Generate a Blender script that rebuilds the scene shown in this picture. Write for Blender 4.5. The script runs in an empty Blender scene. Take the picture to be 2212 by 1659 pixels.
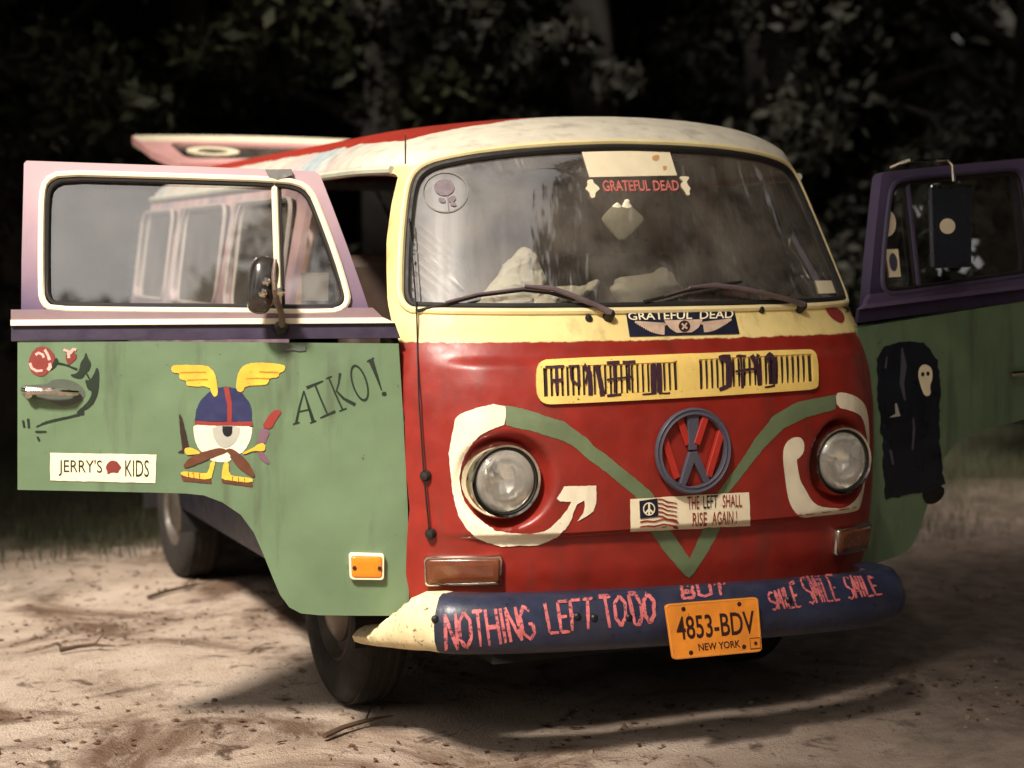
import bpy, bmesh, math, random
import numpy as np
from mathutils import Vector, Matrix
from mathutils.bvhtree import BVHTree
from mathutils.geometry import interpolate_bezier
random.seed(7); RNG = np.random.default_rng(7)
scene = bpy.context.scene
C = scene.collection
rad = math.radians

# ------------------------------------------------------------------ camera
PW, PH, FPX = 2212.0, 1659.0, 3737.1
CAM = np.array([-2.4764, -4.4015, 1.4832]); YAW, PITCH, ROLL = -0.4086, -0.0772, -0.0026
def cam_axes():
    f = np.array([-math.sin(YAW)*math.cos(PITCH), math.cos(YAW)*math.cos(PITCH), math.sin(PITCH)])
    r = np.cross(f, [0, 0, 1]); r /= np.linalg.norm(r); u = np.cross(r, f)
    c, s = math.cos(ROLL), math.sin(ROLL)
    return c*r+s*u, -s*r+c*u, f
RX, UX, FX = cam_axes()
cd = bpy.data.cameras.new('camera'); cam = bpy.data.objects.new('camera', cd); C.objects.link(cam)
cd.sensor_width = 36; cd.lens = FPX/PW*36; cd.clip_end = 500; cd.clip_start = 0.05
cam.matrix_world = Matrix([[RX[i], UX[i], -FX[i], CAM[i]] for i in range(3)]+[[0, 0, 0, 1]])
scene.camera = cam
cd.dof.use_dof = True; cd.dof.focus_distance = 5.0; cd.dof.aperture_fstop = 2.0

# ------------------------------------------------------------------ sky, sun, exposure
SUN = Vector((-0.62, -0.62, 0.92)).normalized()
w = bpy.data.worlds.new('World'); scene.world = w; w.use_nodes = True
nt = w.node_tree; nt.nodes.clear()
out = nt.nodes.new('ShaderNodeOutputWorld'); bg = nt.nodes.new('ShaderNodeBackground')
sky = nt.nodes.new('ShaderNodeTexSky'); sky.sky_type = 'NISHITA'; sky.sun_disc = False
sky.sun_elevation = math.asin(SUN.z); sky.sun_rotation = math.atan2(SUN.x, SUN.y)
sky.air_density = 1.0; sky.dust_density = 3.0; sky.ozone_density = 0.6
hs = nt.nodes.new('ShaderNodeHueSaturation'); hs.inputs['Saturation'].default_value = 0.25
tc = nt.nodes.new('ShaderNodeTexCoord'); nz = nt.nodes.new('ShaderNodeTexNoise')
nz.inputs['Scale'].default_value = 3.2; nz.inputs['Detail'].default_value = 7; nz.inputs['Roughness'].default_value = 0.6
rmp = nt.nodes.new('ShaderNodeMapRange'); rmp.inputs[1].default_value = 0.3; rmp.inputs[2].default_value = 0.75
rmp.inputs[3].default_value = 0.5; rmp.inputs[4].default_value = 2.0
mul = nt.nodes.new('ShaderNodeMix'); mul.data_type = 'RGBA'; mul.blend_type = 'MULTIPLY'; mul.inputs[0].default_value = 1
tint = nt.nodes.new('ShaderNodeMix'); tint.data_type = 'RGBA'; tint.blend_type = 'MULTIPLY'; tint.inputs[0].default_value = 1
tint.inputs[7].default_value = (1.0, 0.93, 0.84, 1)
L = nt.links.new
L(sky.outputs[0], hs.inputs['Color']); L(tc.outputs['Generated'], nz.inputs['Vector']); L(nz.outputs['Fac'], rmp.inputs[0])
L(hs.outputs[0], mul.inputs[6]); L(rmp.outputs[0], mul.inputs[7]); L(mul.outputs[2], tint.inputs[6])
L(tint.outputs[2], bg.inputs['Color']); bg.inputs['Strength'].default_value = 0.055; L(bg.outputs[0], out.inputs[0])
sl = bpy.data.lights.new('sun', 'SUN'); sl.energy = 4.8; sl.angle = rad(7); sl.color = (1.0, 0.91, 0.80)
so = bpy.data.objects.new('sun', sl); C.objects.link(so); so.rotation_euler = SUN.to_track_quat('Z', 'Y').to_euler()
so.location = (-6, -4, 9)
vs = scene.view_settings; vs.view_transform = 'Standard'; vs.look = 'None'; vs.exposure = 0.68; vs.gamma = 1.0
vs.use_curve_mapping = False

# ------------------------------------------------------------------ material helpers
def srgb(r, g, b):
    f = lambda c: (c/255/12.92) if c/255 <= 0.04045 else ((c/255+0.055)/1.055)**2.4
    return (f(r), f(g), f(b), 1)
MATS = {}
def new_mat(name):
    m = bpy.data.materials.new(name); m.use_nodes = True
    n = m.node_tree.nodes; return m, n, m.node_tree.links.new, n['Principled BSDF']
def paint(name, col, rough=0.42, var=0.10, spots=0.0, spotcol=(0.05, 0.03, 0.02, 1), bump=0.05, scale=9, metallic=0.0, spec=0.4, coat=0.0, streak=0.0, dent=0.0):
    """brush-painted or plain surface: patchy colour, uneven gloss, faint relief, optional chips"""
    if name in MATS: return MATS[name]
    m, n, l, p = new_mat(name)
    t = n.new('ShaderNodeTexCoord'); a = n.new('ShaderNodeTexNoise'); a.inputs['Scale'].default_value = scale
    a.inputs['Detail'].default_value = 6; l(t.outputs['Object'], a.inputs['Vector'])
    r = n.new('ShaderNodeMapRange'); r.inputs[1].default_value = 0.3; r.inputs[2].default_value = 0.7
    r.inputs[3].default_value = 1-var; r.inputs[4].default_value = 1+var; l(a.outputs['Fac'], r.inputs[0])
    mx = n.new('ShaderNodeMix'); mx.data_type = 'RGBA'; mx.blend_type = 'MULTIPLY'; mx.inputs[0].default_value = 1
    mx.inputs[6].default_value = col; l(r.outputs[0], mx.inputs[7]); colout = mx.outputs[2]
    if spots > 0:
        b = n.new('ShaderNodeTexNoise'); b.inputs['Scale'].default_value = scale*5; b.inputs['Detail'].default_value = 9
        b.inputs['Roughness'].default_value = 0.65; l(t.outputs['Object'], b.inputs['Vector'])
        cr = n.new('ShaderNodeMapRange'); cr.inputs[1].default_value = 0.72-spots*0.22; cr.inputs[2].default_value = 0.76-spots*0.2
        l(b.outputs['Fac'], cr.inputs[0])
        mm = n.new('ShaderNodeMix'); mm.data_type = 'RGBA'; l(cr.outputs[0], mm.inputs[0]); l(colout, mm.inputs[6]); mm.inputs[7].default_value = spotcol
        colout = mm.outputs[2]
    if streak > 0:
        mpn = n.new('ShaderNodeMapping'); mpn.inputs['Scale'].default_value = (5, 5, .7); l(t.outputs['Object'], mpn.inputs['Vector'])
        sn = n.new('ShaderNodeTexNoise'); sn.inputs['Scale'].default_value = 2.2; sn.inputs['Detail'].default_value = 7; sn.inputs['Roughness'].default_value = .62; l(mpn.outputs[0], sn.inputs['Vector'])
        sr = n.new('ShaderNodeMapRange'); sr.inputs[1].default_value = .52; sr.inputs[2].default_value = .78; sr.inputs[3].default_value = 0; sr.inputs[4].default_value = streak; l(sn.outputs['Fac'], sr.inputs[0])
        sm = n.new('ShaderNodeMix'); sm.data_type = 'RGBA'; l(sr.outputs[0], sm.inputs[0]); l(colout, sm.inputs[6]); sm.inputs[7].default_value = (.05, .04, .03, 1); colout = sm.outputs[2]
    l(colout, p.inputs['Base Color'])
    rr = n.new('ShaderNodeMapRange'); rr.inputs[1].default_value = 0.3; rr.inputs[2].default_value = 0.7
    rr.inputs[3].default_value = max(0.03, rough-0.1); rr.inputs[4].default_value = rough+0.12
    c = n.new('ShaderNodeTexNoise'); c.inputs['Scale'].default_value = scale*2.3; c.inputs['Detail'].default_value = 5
    l(t.outputs['Object'], c.inputs['Vector']); l(c.outputs['Fac'], rr.inputs[0]); l(rr.outputs[0], p.inputs['Roughness'])
    p.inputs['Metallic'].default_value = metallic; p.inputs['Specular IOR Level'].default_value = spec
    p.inputs['Coat Weight'].default_value = coat; p.inputs['Coat Roughness'].default_value = 0.15
    if bump > 0:
        d = n.new('ShaderNodeTexNoise'); d.inputs['Scale'].default_value = 60; d.inputs['Detail'].default_value = 6
        l(t.outputs['Object'], d.inputs['Vector'])
        bp = n.new('ShaderNodeBump'); bp.inputs['Strength'].default_value = bump*4; bp.inputs['Distance'].default_value = 0.002
        l(d.outputs['Fac'], bp.inputs['Height']); l(bp.outputs[0], p.inputs['Normal'])
        if dent > 0:
            d2 = n.new('ShaderNodeTexNoise'); d2.inputs['Scale'].default_value = 4.5; d2.inputs['Detail'].default_value = 2; l(t.outputs['Object'], d2.inputs['Vector'])
            b2 = n.new('ShaderNodeBump'); b2.inputs['Strength'].default_value = dent; b2.inputs['Distance'].default_value = .02; l(d2.outputs['Fac'], b2.inputs['Height']); l(b2.outputs[0], bp.inputs['Normal'])
    MATS[name] = m; return m
def glass(name, tint_=(0.85, 0.88, 0.86, 1), refl=0.10, dirt_haze=0.05, dcol=(0.55, 0.48, 0.40, 1)):
    if name in MATS: return MATS[name]
    m, n, l, p = new_mat(name); n.remove(p)
    o = n['Material Output']; tr = n.new('ShaderNodeBsdfTransparent'); tr.inputs[0].default_value = tint_
    gl = n.new('ShaderNodeBsdfGlossy'); gl.inputs['Roughness'].default_value = 0.02; gl.inputs[0].default_value = (1, 1, 1, 1)
    fr = n.new('ShaderNodeFresnel'); fr.inputs['IOR'].default_value = 1.55
    ad = n.new('ShaderNodeMath'); ad.operation = 'ADD'; ad.inputs[1].default_value = refl; ad.use_clamp = True
    l(fr.outputs[0], ad.inputs[0])
    mx = n.new('ShaderNodeMixShader'); l(ad.outputs[0], mx.inputs[0]); l(tr.outputs[0], mx.inputs[1]); l(gl.outputs[0], mx.inputs[2])
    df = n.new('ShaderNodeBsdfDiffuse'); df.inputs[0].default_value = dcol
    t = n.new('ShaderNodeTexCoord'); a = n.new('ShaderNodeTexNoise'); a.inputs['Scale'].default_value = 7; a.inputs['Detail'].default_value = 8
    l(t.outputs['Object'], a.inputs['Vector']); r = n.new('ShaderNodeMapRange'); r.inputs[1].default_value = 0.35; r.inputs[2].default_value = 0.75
    r.inputs[3].default_value = dirt_haze*0.4; r.inputs[4].default_value = dirt_haze*1.8; l(a.outputs['Fac'], r.inputs[0])
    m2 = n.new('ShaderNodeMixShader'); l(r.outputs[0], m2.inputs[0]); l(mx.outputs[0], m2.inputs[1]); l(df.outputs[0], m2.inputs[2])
    l(m2.outputs[0], o.inputs[0]); MATS[name] = m; return m

# ------------------------------------------------------------------ mesh helpers
def link(name, me, mat=None, parent=None, smooth=True, sharp=35):
    if mat is not None:
        for mm in (mat if isinstance(mat, (list, tuple)) else [mat]): me.materials.append(mm)
    if smooth and len(me.polygons):
        me.polygons.foreach_set('use_smooth', [True]*len(me.polygons)); me.set_sharp_from_angle(angle=rad(sharp))
    o = bpy.data.objects.new(name, me); C.objects.link(o)
    if parent is not None: o.parent = parent
    return o
def mesh(name, V, F, mat=None, parent=None, smooth=True, sharp=35):
    me = bpy.data.meshes.new(name); me.from_pydata([tuple(map(float, v)) for v in V], [], [tuple(map(int, f)) for f in F])
    me.validate(); me.update(); return link(name, me, mat, parent, smooth, sharp)
def thing(name, label, cat, loc=(0, 0, 0), group=None):
    o = bpy.data.objects.new(name, None); C.objects.link(o); o.location = loc; o.empty_display_size = 0.2
    return tag(o, label, cat, group)
def tag(o, label, cat, group=None):
    o['label'] = label; o['category'] = cat
    if group: o['group'] = group
    return o
class MB:
    def __init__(s): s.V = []; s.F = []
    def add(s, V, F):
        k = len(s.V); s.V += [tuple(v) for v in V]; s.F += [tuple(i+k for i in f) for f in F]; return s
    def box(s, c, d, M=None):
        V = [Vector((sx*d[0]/2, sy*d[1]/2, sz*d[2]/2)) for sx in (-1, 1) for sy in (-1, 1) for sz in (-1, 1)]
        V = [(M @ v if M else v)+Vector(c) for v in V]
        return s.add(V, [(0, 1, 3, 2), (4, 6, 7, 5), (0, 4, 5, 1), (2, 3, 7, 6), (0, 2, 6, 4), (1, 5, 7, 3)])
    def tube(s, pts, r, n=8, cap=True, closed=False):
        P = [Vector(p) for p in pts]; R = r if hasattr(r, '__len__') else [r]*len(P); m = len(P); V = []; F = []
        up = Vector((0.13, 0.21, 1)).normalized()
        prev = None
        for i in range(m):
            a = P[(i-1) % m] if (closed or i > 0) else P[i]; b = P[(i+1) % m] if (closed or i < m-1) else P[i]
            t = (b-a).normalized() if (b-a).length > 1e-9 else Vector((0, 0, 1))
            if prev is None: x = t.cross(up); x = x if x.length > 1e-3 else t.cross(Vector((1, 0, 0)))
            else: x = prev-t*prev.dot(t)
            x.normalize(); prev = x; y = t.cross(x)
            for k in range(n):
                an = 2*math.pi*k/n; V.append(P[i]+(x*math.cos(an)+y*math.sin(an))*R[i])
        for i in range(m if closed else m-1):
            j = (i+1) % m
            for k in range(n): F.append((i*n+k, i*n+(k+1) % n, j*n+(k+1) % n, j*n+k))
        if cap and not closed: F.append(tuple(range(n))[::-1]); F.append(tuple((m-1)*n+k for k in range(n)))
        return s.add(V, F)
    def lathe(s, prof, c, axis, n=40, close=False):
        """prof: list of (r, h) along axis"""
        ax = Vector(axis).normalized(); x = ax.orthogonal().normalized(); y = ax.cross(x); V = []; F = []; m = len(prof); c = Vector(c)
        for (r, h) in prof:
            for k in range(n):
                an = 2*math.pi*k/n; V.append(c+ax*h+(x*math.cos(an)+y*math.sin(an))*r)
        for i in range(m if close else m-1):
            j = (i+1) % m
            for k in range(n): F.append((i*n+k, i*n+(k+1) % n, j*n+(k+1) % n, j*n+k))
        return s.add(V, F)
    def build(s, name, mat, parent=None, smooth=True, sharp=35): return mesh(name, s.V, s.F, mat, parent, smooth, sharp)
def bevel(o, wd=0.004, seg=2):
    m = o.modifiers.new('bevel', 'BEVEL'); m.width = wd; m.segments = seg; m.limit_method = 'ANGLE'; m.angle_limit = rad(40); return o
def solid(o, th, off=-1):
    m = o.modifiers.new('solid', 'SOLIDIFY'); m.thickness = th; m.offset = off
    e = o.modifiers.new('split', 'EDGE_SPLIT'); e.split_angle = rad(50); return o

def ray(u, v):
    d = RX*((u-PW/2)/FPX)+UX*(-(v-PH/2)/FPX)+FX; return Vector(CAM), Vector(d)
def at_plane(u, v, axis, val):
    o, d = ray(u, v); t = (val-o[axis])/d[axis]; return o+d*t
def clip(V, F, f):
    """drop the part of a mesh where f<0; f: array of values at V"""
    V = [tuple(v) for v in V]; f = list(f); newv = {}; G = []
    def cut(a, b):
        k = (a, b) if a < b else (b, a)
        if k not in newv:
            t = f[a]/(f[a]-f[b]); t = min(max(t, 0.02), 0.98)
            V.append(tuple(V[a][i]+t*(V[b][i]-V[a][i]) for i in range(3))); newv[k] = len(V)-1
        return newv[k]
    for q in F:
        s = [f[i] >= 0 for i in q]
        if all(s): G.append(q); continue
        if not any(s): continue
        r = []
        for i in range(len(q)):
            a, b = q[i], q[(i+1) % len(q)]
            if s[i]: r.append(a)
            if s[i] != s[(i+1) % len(q)]: r.append(cut(a, b))
        if len(r) >= 3: G.append(tuple(r))
    used = sorted({i for q in G for i in q}); mp = {o: k for k, o in enumerate(used)}
    return [V[i] for i in used], [tuple(mp[i] for i in q) for q in G]
def sd_poly(px, py, poly):
    """signed distance, positive inside"""
    poly = np.asarray(poly, float); a = poly; b = np.roll(poly, -1, 0); d = np.full(px.shape, 1e9); ins = np.zeros(px.shape, bool)
    for (ax, ay), (bx, by) in zip(a, b):
        ex, ey = bx-ax, by-ay; wx, wy = px-ax, py-ay
        t = np.clip((wx*ex+wy*ey)/(ex*ex+ey*ey+1e-12), 0, 1); d = np.minimum(d, np.hypot(wx-ex*t, wy-ey*t))
        c = ((ay <= py) & (py < by)) | ((by <= py) & (py < ay)); xx = ax+(py-ay)/(by-ay+1e-15)*ex
        ins ^= c & (px < xx)
    return np.where(ins, d, -d)
def fill2d(contours, maxlen):
    """flat triangulated fill of outer contour(s) and holes, cut up until edges < maxlen"""
    bm = bmesh.new()
    for c in contours:
        vs_ = [bm.verts.new((p[0], p[1], 0)) for p in c]
        for i in range(len(vs_)): bm.edges.new((vs_[i], vs_[(i+1) % len(vs_)]))
    bmesh.ops.triangle_fill(bm, edges=bm.edges[:], use_beauty=True, use_dissolve=False, normal=(0, 0, 1))
    return sub2d(bm, maxlen)
def sub2d(bm, maxlen):
    for _ in range(7):
        es = [e for e in bm.edges if e.calc_length() > maxlen]
        if not es: break
        bmesh.ops.subdivide_edges(bm, edges=es, cuts=1); bmesh.ops.triangulate(bm, faces=[f for f in bm.faces if len(f.verts) > 3])
    bmesh.ops.recalc_face_normals(bm, faces=bm.faces)
    bm.verts.ensure_lookup_table(); V = [(v.co.x, v.co.y) for v in bm.verts]; F = [tuple(v.index for v in f.verts) for f in bm.faces]
    bm.verts.index_update(); F = [tuple(v.index for v in f.verts) for f in bm.faces]; bm.free(); return V, F
def smooth_closed(P, n=3):
    """Chaikin rounding of a closed outline"""
    for _ in range(n):
        Q = []
        for i in range(len(P)):
            a, b = P[i], P[(i+1) % len(P)]
            Q += [(0.75*a[0]+0.25*b[0], 0.75*a[1]+0.25*b[1]), (0.25*a[0]+0.75*b[0], 0.25*a[1]+0.75*b[1])]
        P = Q
    return P
def ribbon(pts, wd, jit=0.0):
    """outline of a brush stroke along pts; wd number or list"""
    P = [Vector((p[0], p[1])) for p in pts]; Wd = wd if hasattr(wd, '__len__') else [wd]*len(P); Lf = []; Rt = []
    for i, p in enumerate(P):
        a = P[max(i-1, 0)]; b = P[min(i+1, len(P)-1)]; t = (b-a).normalized(); nrm = Vector((-t.y, t.x))
        j1 = random.uniform(-jit, jit); j2 = random.uniform(-jit, jit)
        Lf.append(tuple(p+nrm*(Wd[i]/2+j1))); Rt.append(tuple(p-nrm*(Wd[i]/2+j2)))
    return Lf+Rt[::-1]
def densify(P, step):
    Q = []
    for i in range(len(P)):
        a, b = P[i], P[(i+1) % len(P)]; n = max(1, int(math.hypot(b[0]-a[0], b[1]-a[1])/step))
        for k in range(n): Q.append((a[0]+(b[0]-a[0])*k/n, a[1]+(b[1]-a[1])*k/n))
    return Q
def rough_edge(P, step=6, j=1.0):
    return [(x+random.uniform(-j, j), y+random.uniform(-j, j)) for x, y in densify(P, step)]
def ell(cx, cy, rx, ry, n=28, rot=0.0):
    c, s = math.cos(rot), math.sin(rot)
    return [(cx+rx*math.cos(a)*c-ry*math.sin(a)*s, cy+rx*math.cos(a)*s+ry*math.sin(a)*c) for a in [2*math.pi*k/n for k in range(n)]]

# =================================================================== THE VAN: skin
AXF, WB, TR = 0.98, 2.40, 0.33      # front axle y, wheelbase, tyre radius
HL = [(-0.563, 0.832), (0.563, 0.832)]   # headlights x, z
zt = np.linspace(0.36, 1.955, 1596)
def prof(pairs, sm=0.010):
    z, v = zip(*pairs); y = np.interp(zt, z, v); k = int(max(3, sm*1000*3)); g = np.exp(-0.5*(np.arange(-k, k+1)/(sm*1000))**2); g /= g.sum()
    return np.convolve(np.pad(y, k, 'edge'), g, 'valid')
FZ = prof([(.36, .12), (.45, .08), (.55, .052), (.70, .034), (.85, .026), (1.0, .030), (1.10, .046), (1.17, .066), (1.225, .088), (1.27, .118), (1.80, .43), (1.835, .48), (1.87, .56), (1.90, .67), (1.925, .83), (1.94, 1.02), (1.95, 1.35), (1.955, 1.8)])
WZ = prof([(.36, .845), (.5, .856), (.65, .862), (.9, .864), (1.1, .861), (1.2, .856), (1.27, .846), (1.72, .785), (1.76, .775), (1.80, .752), (1.84, .71), (1.87, .66), (1.90, .58), (1.92, .48), (1.935, .35), (1.945, .18), (1.955, .05)])
LZ = prof([(.36, 4.18), (.5, 4.24), (.9, 4.27), (1.2, 4.26), (1.8, 4.12), (1.87, 4.02), (1.92, 3.8), (1.945, 3.4), (1.955, 2.6)])
NZ = prof([(.36, 2.8), (1.2, 2.75), (1.27, 2.6), (1.8, 2.5), (1.955, 2.2)])
DZ = prof([(.36, .44), (1.2, .46), (1.27, .46), (1.8, .48), (1.955, .7)])
def sstep(a, b, x): t = np.clip((x-a)/(b-a), 0, 1); return t*t*(3-2*t)
def lean(z): return 0.055*max(0.0, z-1.25)
def ring(z):
    i = min(max(int(round((z-0.36)*1000)), 0), len(zt)-1); F, Wd, Lr, n, D = FZ[i], WZ[i], LZ[i], NZ[i], DZ[i]
    D = min(D, (Lr-F)*0.45)
    ph = np.linspace(0, math.pi/2, 900); xs = Wd*np.sin(ph)**(2/n); ys = F+D*(1-np.cos(ph)**(2/n))
    def resample(xs, ys, m):
        s = np.r_[0, np.cumsum(np.hypot(np.diff(xs), np.diff(ys)))]; q = np.linspace(0, s[-1], m); return np.interp(q, s, xs), np.interp(q, s, ys)
    fx, fy = resample(xs, ys, 115)
    Dr = min(0.33, (Lr-F)*0.3); y0, y1 = F+D, Lr-Dr; sy = np.linspace(y0, y1, 72)[1:-1]; sx = np.full(sy.shape, Wd)
    n2 = 3.0; rx = Wd*np.sin(ph[::-1])**(2/n2); ry = Lr-Dr*(1-np.cos(ph[::-1])**(2/n2)); rx, ry = resample(rx, ry, 30)
    x = np.r_[fx, sx, rx]; y = np.r_[fy, sy, ry]
    # nose bulge, crease and the dished headlight surrounds
    b = sstep(.664, .676, z)*(1-sstep(1.150, 1.185, z))*(1-sstep(.60, .76, np.abs(x)))*(y < 0.8)
    y = y-0.026*b
    for hx, hz in HL:
        r = np.hypot(np.abs(x)-abs(hx), z-hz); dish = (1-sstep(.104, .142, r))*(y < 0.6)
        y = y+dish*(0.112+(np.abs(x)-abs(hx))*0.22-y)
    X = np.r_[x, -x[-2:0:-1]]; Y = np.r_[y, y[-2:0:-1]]
    X = X+lean(z); Zs = z+0.045*X*sstep(1.70, 1.88, z)       # the old van sits a little crooked
    return np.stack([X, Y, Zs], 1)
zr = np.r_[np.arange(.38, 1.26, .0085), np.arange(1.265, 1.76, .02), np.arange(1.765, 1.955, .008), [1.9549]]
rings = [ring(z) for z in zr]; nc = len(rings[0]); SV = np.concatenate(rings)
SF = []
for i in range(len(zr)-1):
    for k in range(nc):
        SF.append((i*nc+k, i*nc+(k+1) % nc, (i+1)*nc+(k+1) % nc, (i+1)*nc+k))
SKIN = BVHTree.FromPolygons([tuple(v) for v in SV], SF)
def hit_skin(u, v):
    o, d = ray(u, v); h = SKIN.ray_cast(o, d.normalized(), 60)
    if h[0] is None: return None
    n = h[1]; n = n if n.dot(d) < 0 else -n; return h[0], n
def skin_y(x, z, from_y=-2):
    h = SKIN.ray_cast(Vector((x, from_y, z)), Vector((0, 1, 0)), 10); n = h[1]; n = n if n.y < 0 else -n; return h[0], n

# =================================================================== doors: local frame
class Door:
    def __init__(s, H, th, sgn, tilt=0.0, dz=0.0, back=0.0):
        s.H = Vector((H[0], H[1], 0)); s.sgn = sgn; t = rad(th); s.tilt = tilt; s.dz = dz; s.back = back
        s.e = Vector((sgn*math.sin(t), math.cos(t), 0)); s.n = Vector((sgn*math.cos(t), -math.sin(t), 0))
    def g(s, z):
        if z < 0.9: return -0.030*((0.9-z)/0.5)**2
        if z < 1.24: return -0.010*((z-0.9)/0.34)**2
        return -0.010-(z-1.24)*0.165
    def pt(s, a, z, off=0.0):
        sl_ = (s.g(z+.01)-s.g(z-.01))/.02; nn = (s.n-Vector((0, 0, sl_))).normalized()
        return s.H+s.e*(a-s.back)+s.n*s.g(z)+Vector((0, 0, z+s.dz+s.tilt*a))+nn*off
    def sz(s, u, v, off=0.0):
        o, d = ray(u, v); g = off
        for _ in range(14):
            t = (g-(o-s.H).dot(s.n))/d.dot(s.n); X = o+d*t; a = (X-s.H).dot(s.e)+s.back; z = X.z-s.dz-s.tilt*a; g = s.g(z)+off
        return a, z
_h = hit_skin(874, 880)[0]; HX, HY = _h.x-0.004, _h.y-0.004
PD = Door((HX, HY), 75, -1)
DD = Door((-HX, HY), 74, 1, 0.055, 0.014, 0.085)
def dmap(P): return [PD.sz(u, v) for u, v in P]

# =================================================================== paints
M_red = paint('red_paint', srgb(158, 38, 24), 0.40, 0.13, 0.25, srgb(95, 22, 14), 0.05)
M_cream = paint('cream_paint', srgb(240, 212, 130), 0.45, 0.08, 0.12, srgb(120, 80, 40), 0.05)
M_white = paint('white_brush_paint', srgb(236, 224, 196), 0.5, 0.10, 0.25, srgb(170, 150, 120), 0.14, 14, streak=.3)
M_green = paint('green_paint', srgb(101, 122, 92), 0.42, 0.13, 0.22, srgb(70, 84, 54), 0.06, 5, streak=.75, dent=.4)
M_stripe = paint('green_stripe_paint', srgb(104, 118, 86), 0.55, 0.10, 0.1, srgb(92, 104, 66), 0.12, 14)
M_dark = paint('dark_violet_paint', srgb(48, 38, 58), 0.45, 0.15, 0.15, srgb(90, 80, 90))
M_chrome = paint('chrome', srgb(214, 208, 196), 0.16, 0.05, 0.25, srgb(120, 100, 80), 0.0, 20, metallic=1.0)
M_trim = paint('bright_trim', srgb(238, 226, 196), 0.38, 0.06, 0.1, srgb(150, 130, 100), 0.02, 12, spec=0.5)
M_rubber = paint('black_rubber', srgb(30, 27, 25), 0.6, 0.2, 0.1, srgb(70, 62, 52))
M_tyre = paint('tyre_rubber', srgb(34, 30, 27), 0.8, 0.25, 0.35, srgb(84, 68, 50), 0.1, 12)
M_blue = paint('bumper_blue_paint', srgb(38, 42, 62), 0.38, 0.28, 0.5, srgb(18, 16, 22), 0.12, 12, streak=.5, dent=.5)
M_pink = paint('pink_brush_paint', srgb(186, 98, 98), 0.5, 0.30, 0.8, srgb(70, 44, 62), 0.15, 18)
M_plate = paint('plate_orange', srgb(214, 130, 42), 0.42, 0.12, 0.35, srgb(120, 62, 24), 0.05, 20, streak=.35)
M_ink = paint('dark_ink', srgb(46, 24, 20), 0.5, 0.1, 0.0)
M_black = paint('black_paint', srgb(22, 22, 22), 0.5, 0.15, 0.1, srgb(60, 60, 50))
M_dkgreen = paint('dark_green_paint', srgb(28, 40, 26), 0.5, 0.15, 0.1, srgb(60, 74, 48))
M_paper = paint('sticker_paper', srgb(240, 226, 192), 0.55, 0.05, 0.2, srgb(190, 160, 120), 0.02, 20)
M_yellow = paint('yellow_paint', srgb(226, 178, 62), 0.5, 0.18, 0.4, srgb(180, 130, 40), 0.1, 16)
M_navy = paint('navy_paint', srgb(44, 47, 84), 0.5, 0.25, 0.1, srgb(30, 32, 60), 0.08, 16)
M_redart = paint('red_art_paint', srgb(142, 52, 46), 0.5, 0.12, 0.1, srgb(110, 30, 30), 0.1, 16)
M_brown = paint('brown_paint', srgb(96, 56, 38), 0.5, 0.16, 0.3, srgb(60, 34, 24), 0.1, 18)
M_grey = paint('pale_grey_paint', srgb(172, 170, 158), 0.5, 0.08, 0.1, srgb(160, 150, 140), 0.05, 16)
M_rosepink = paint('rose_pink_paint', srgb(226, 168, 156), 0.5, 0.12)
M_rose = paint('rose_red_paint', srgb(124, 54, 48), 0.5, 0.2, 0.3, srgb(96, 36, 34))
M_amber = paint('amber_plastic', srgb(222, 130, 30), 0.25, 0.08, 0.15, srgb(150, 80, 20), 0.02, 22, coat=0.6)
M_smoke = paint('brown_lens_plastic', srgb(104, 56, 34), 0.2, 0.2, 0.25, srgb(50, 26, 18), 0.04, 20, coat=0.7)
M_slate = paint('slate_paint', srgb(78, 76, 88), 0.42, 0.12, 0.15, srgb(50, 46, 58))
M_inner = paint('dark_interior', srgb(44, 38, 34), 0.7, 0.15, 0.1, srgb(70, 60, 50))
M_vinyl = paint('seat_vinyl', srgb(62, 48, 40), 0.5, 0.15, 0.1, srgb(90, 74, 60))
M_under = paint('underbody', srgb(24, 21, 19), 0.85, 0.2, 0.3, srgb(60, 46, 34))
M_skyblue = paint('pink_hatch_paint', srgb(222, 168, 164), 0.45, 0.10, 0.1, srgb(180, 120, 120))
M_rust = paint('rusty_edge', srgb(120, 72, 44), 0.7, 0.3, 0.5, srgb(60, 34, 22), 0.2, 20)
G_ws = glass('windshield_glass', (0.98, 0.98, 0.96, 1), 0.38, 0.12)  # dust film, raised to add the pale haze of reflected sky
G_door = glass('door_glass', (0.94, 0.95, 0.93, 1), 0.30, 0.03)
G_dark = glass('tinted_side_glass', (0.5, 0.5, 0.5, 1), 0.08, 0.10)
G_lens = glass('headlight_lens', (0.97, 0.96, 0.92, 1), 0.12, 0.22, (0.9, 0.88, 0.8, 1))  # pale film brightens the lens in place of reflected light

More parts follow.
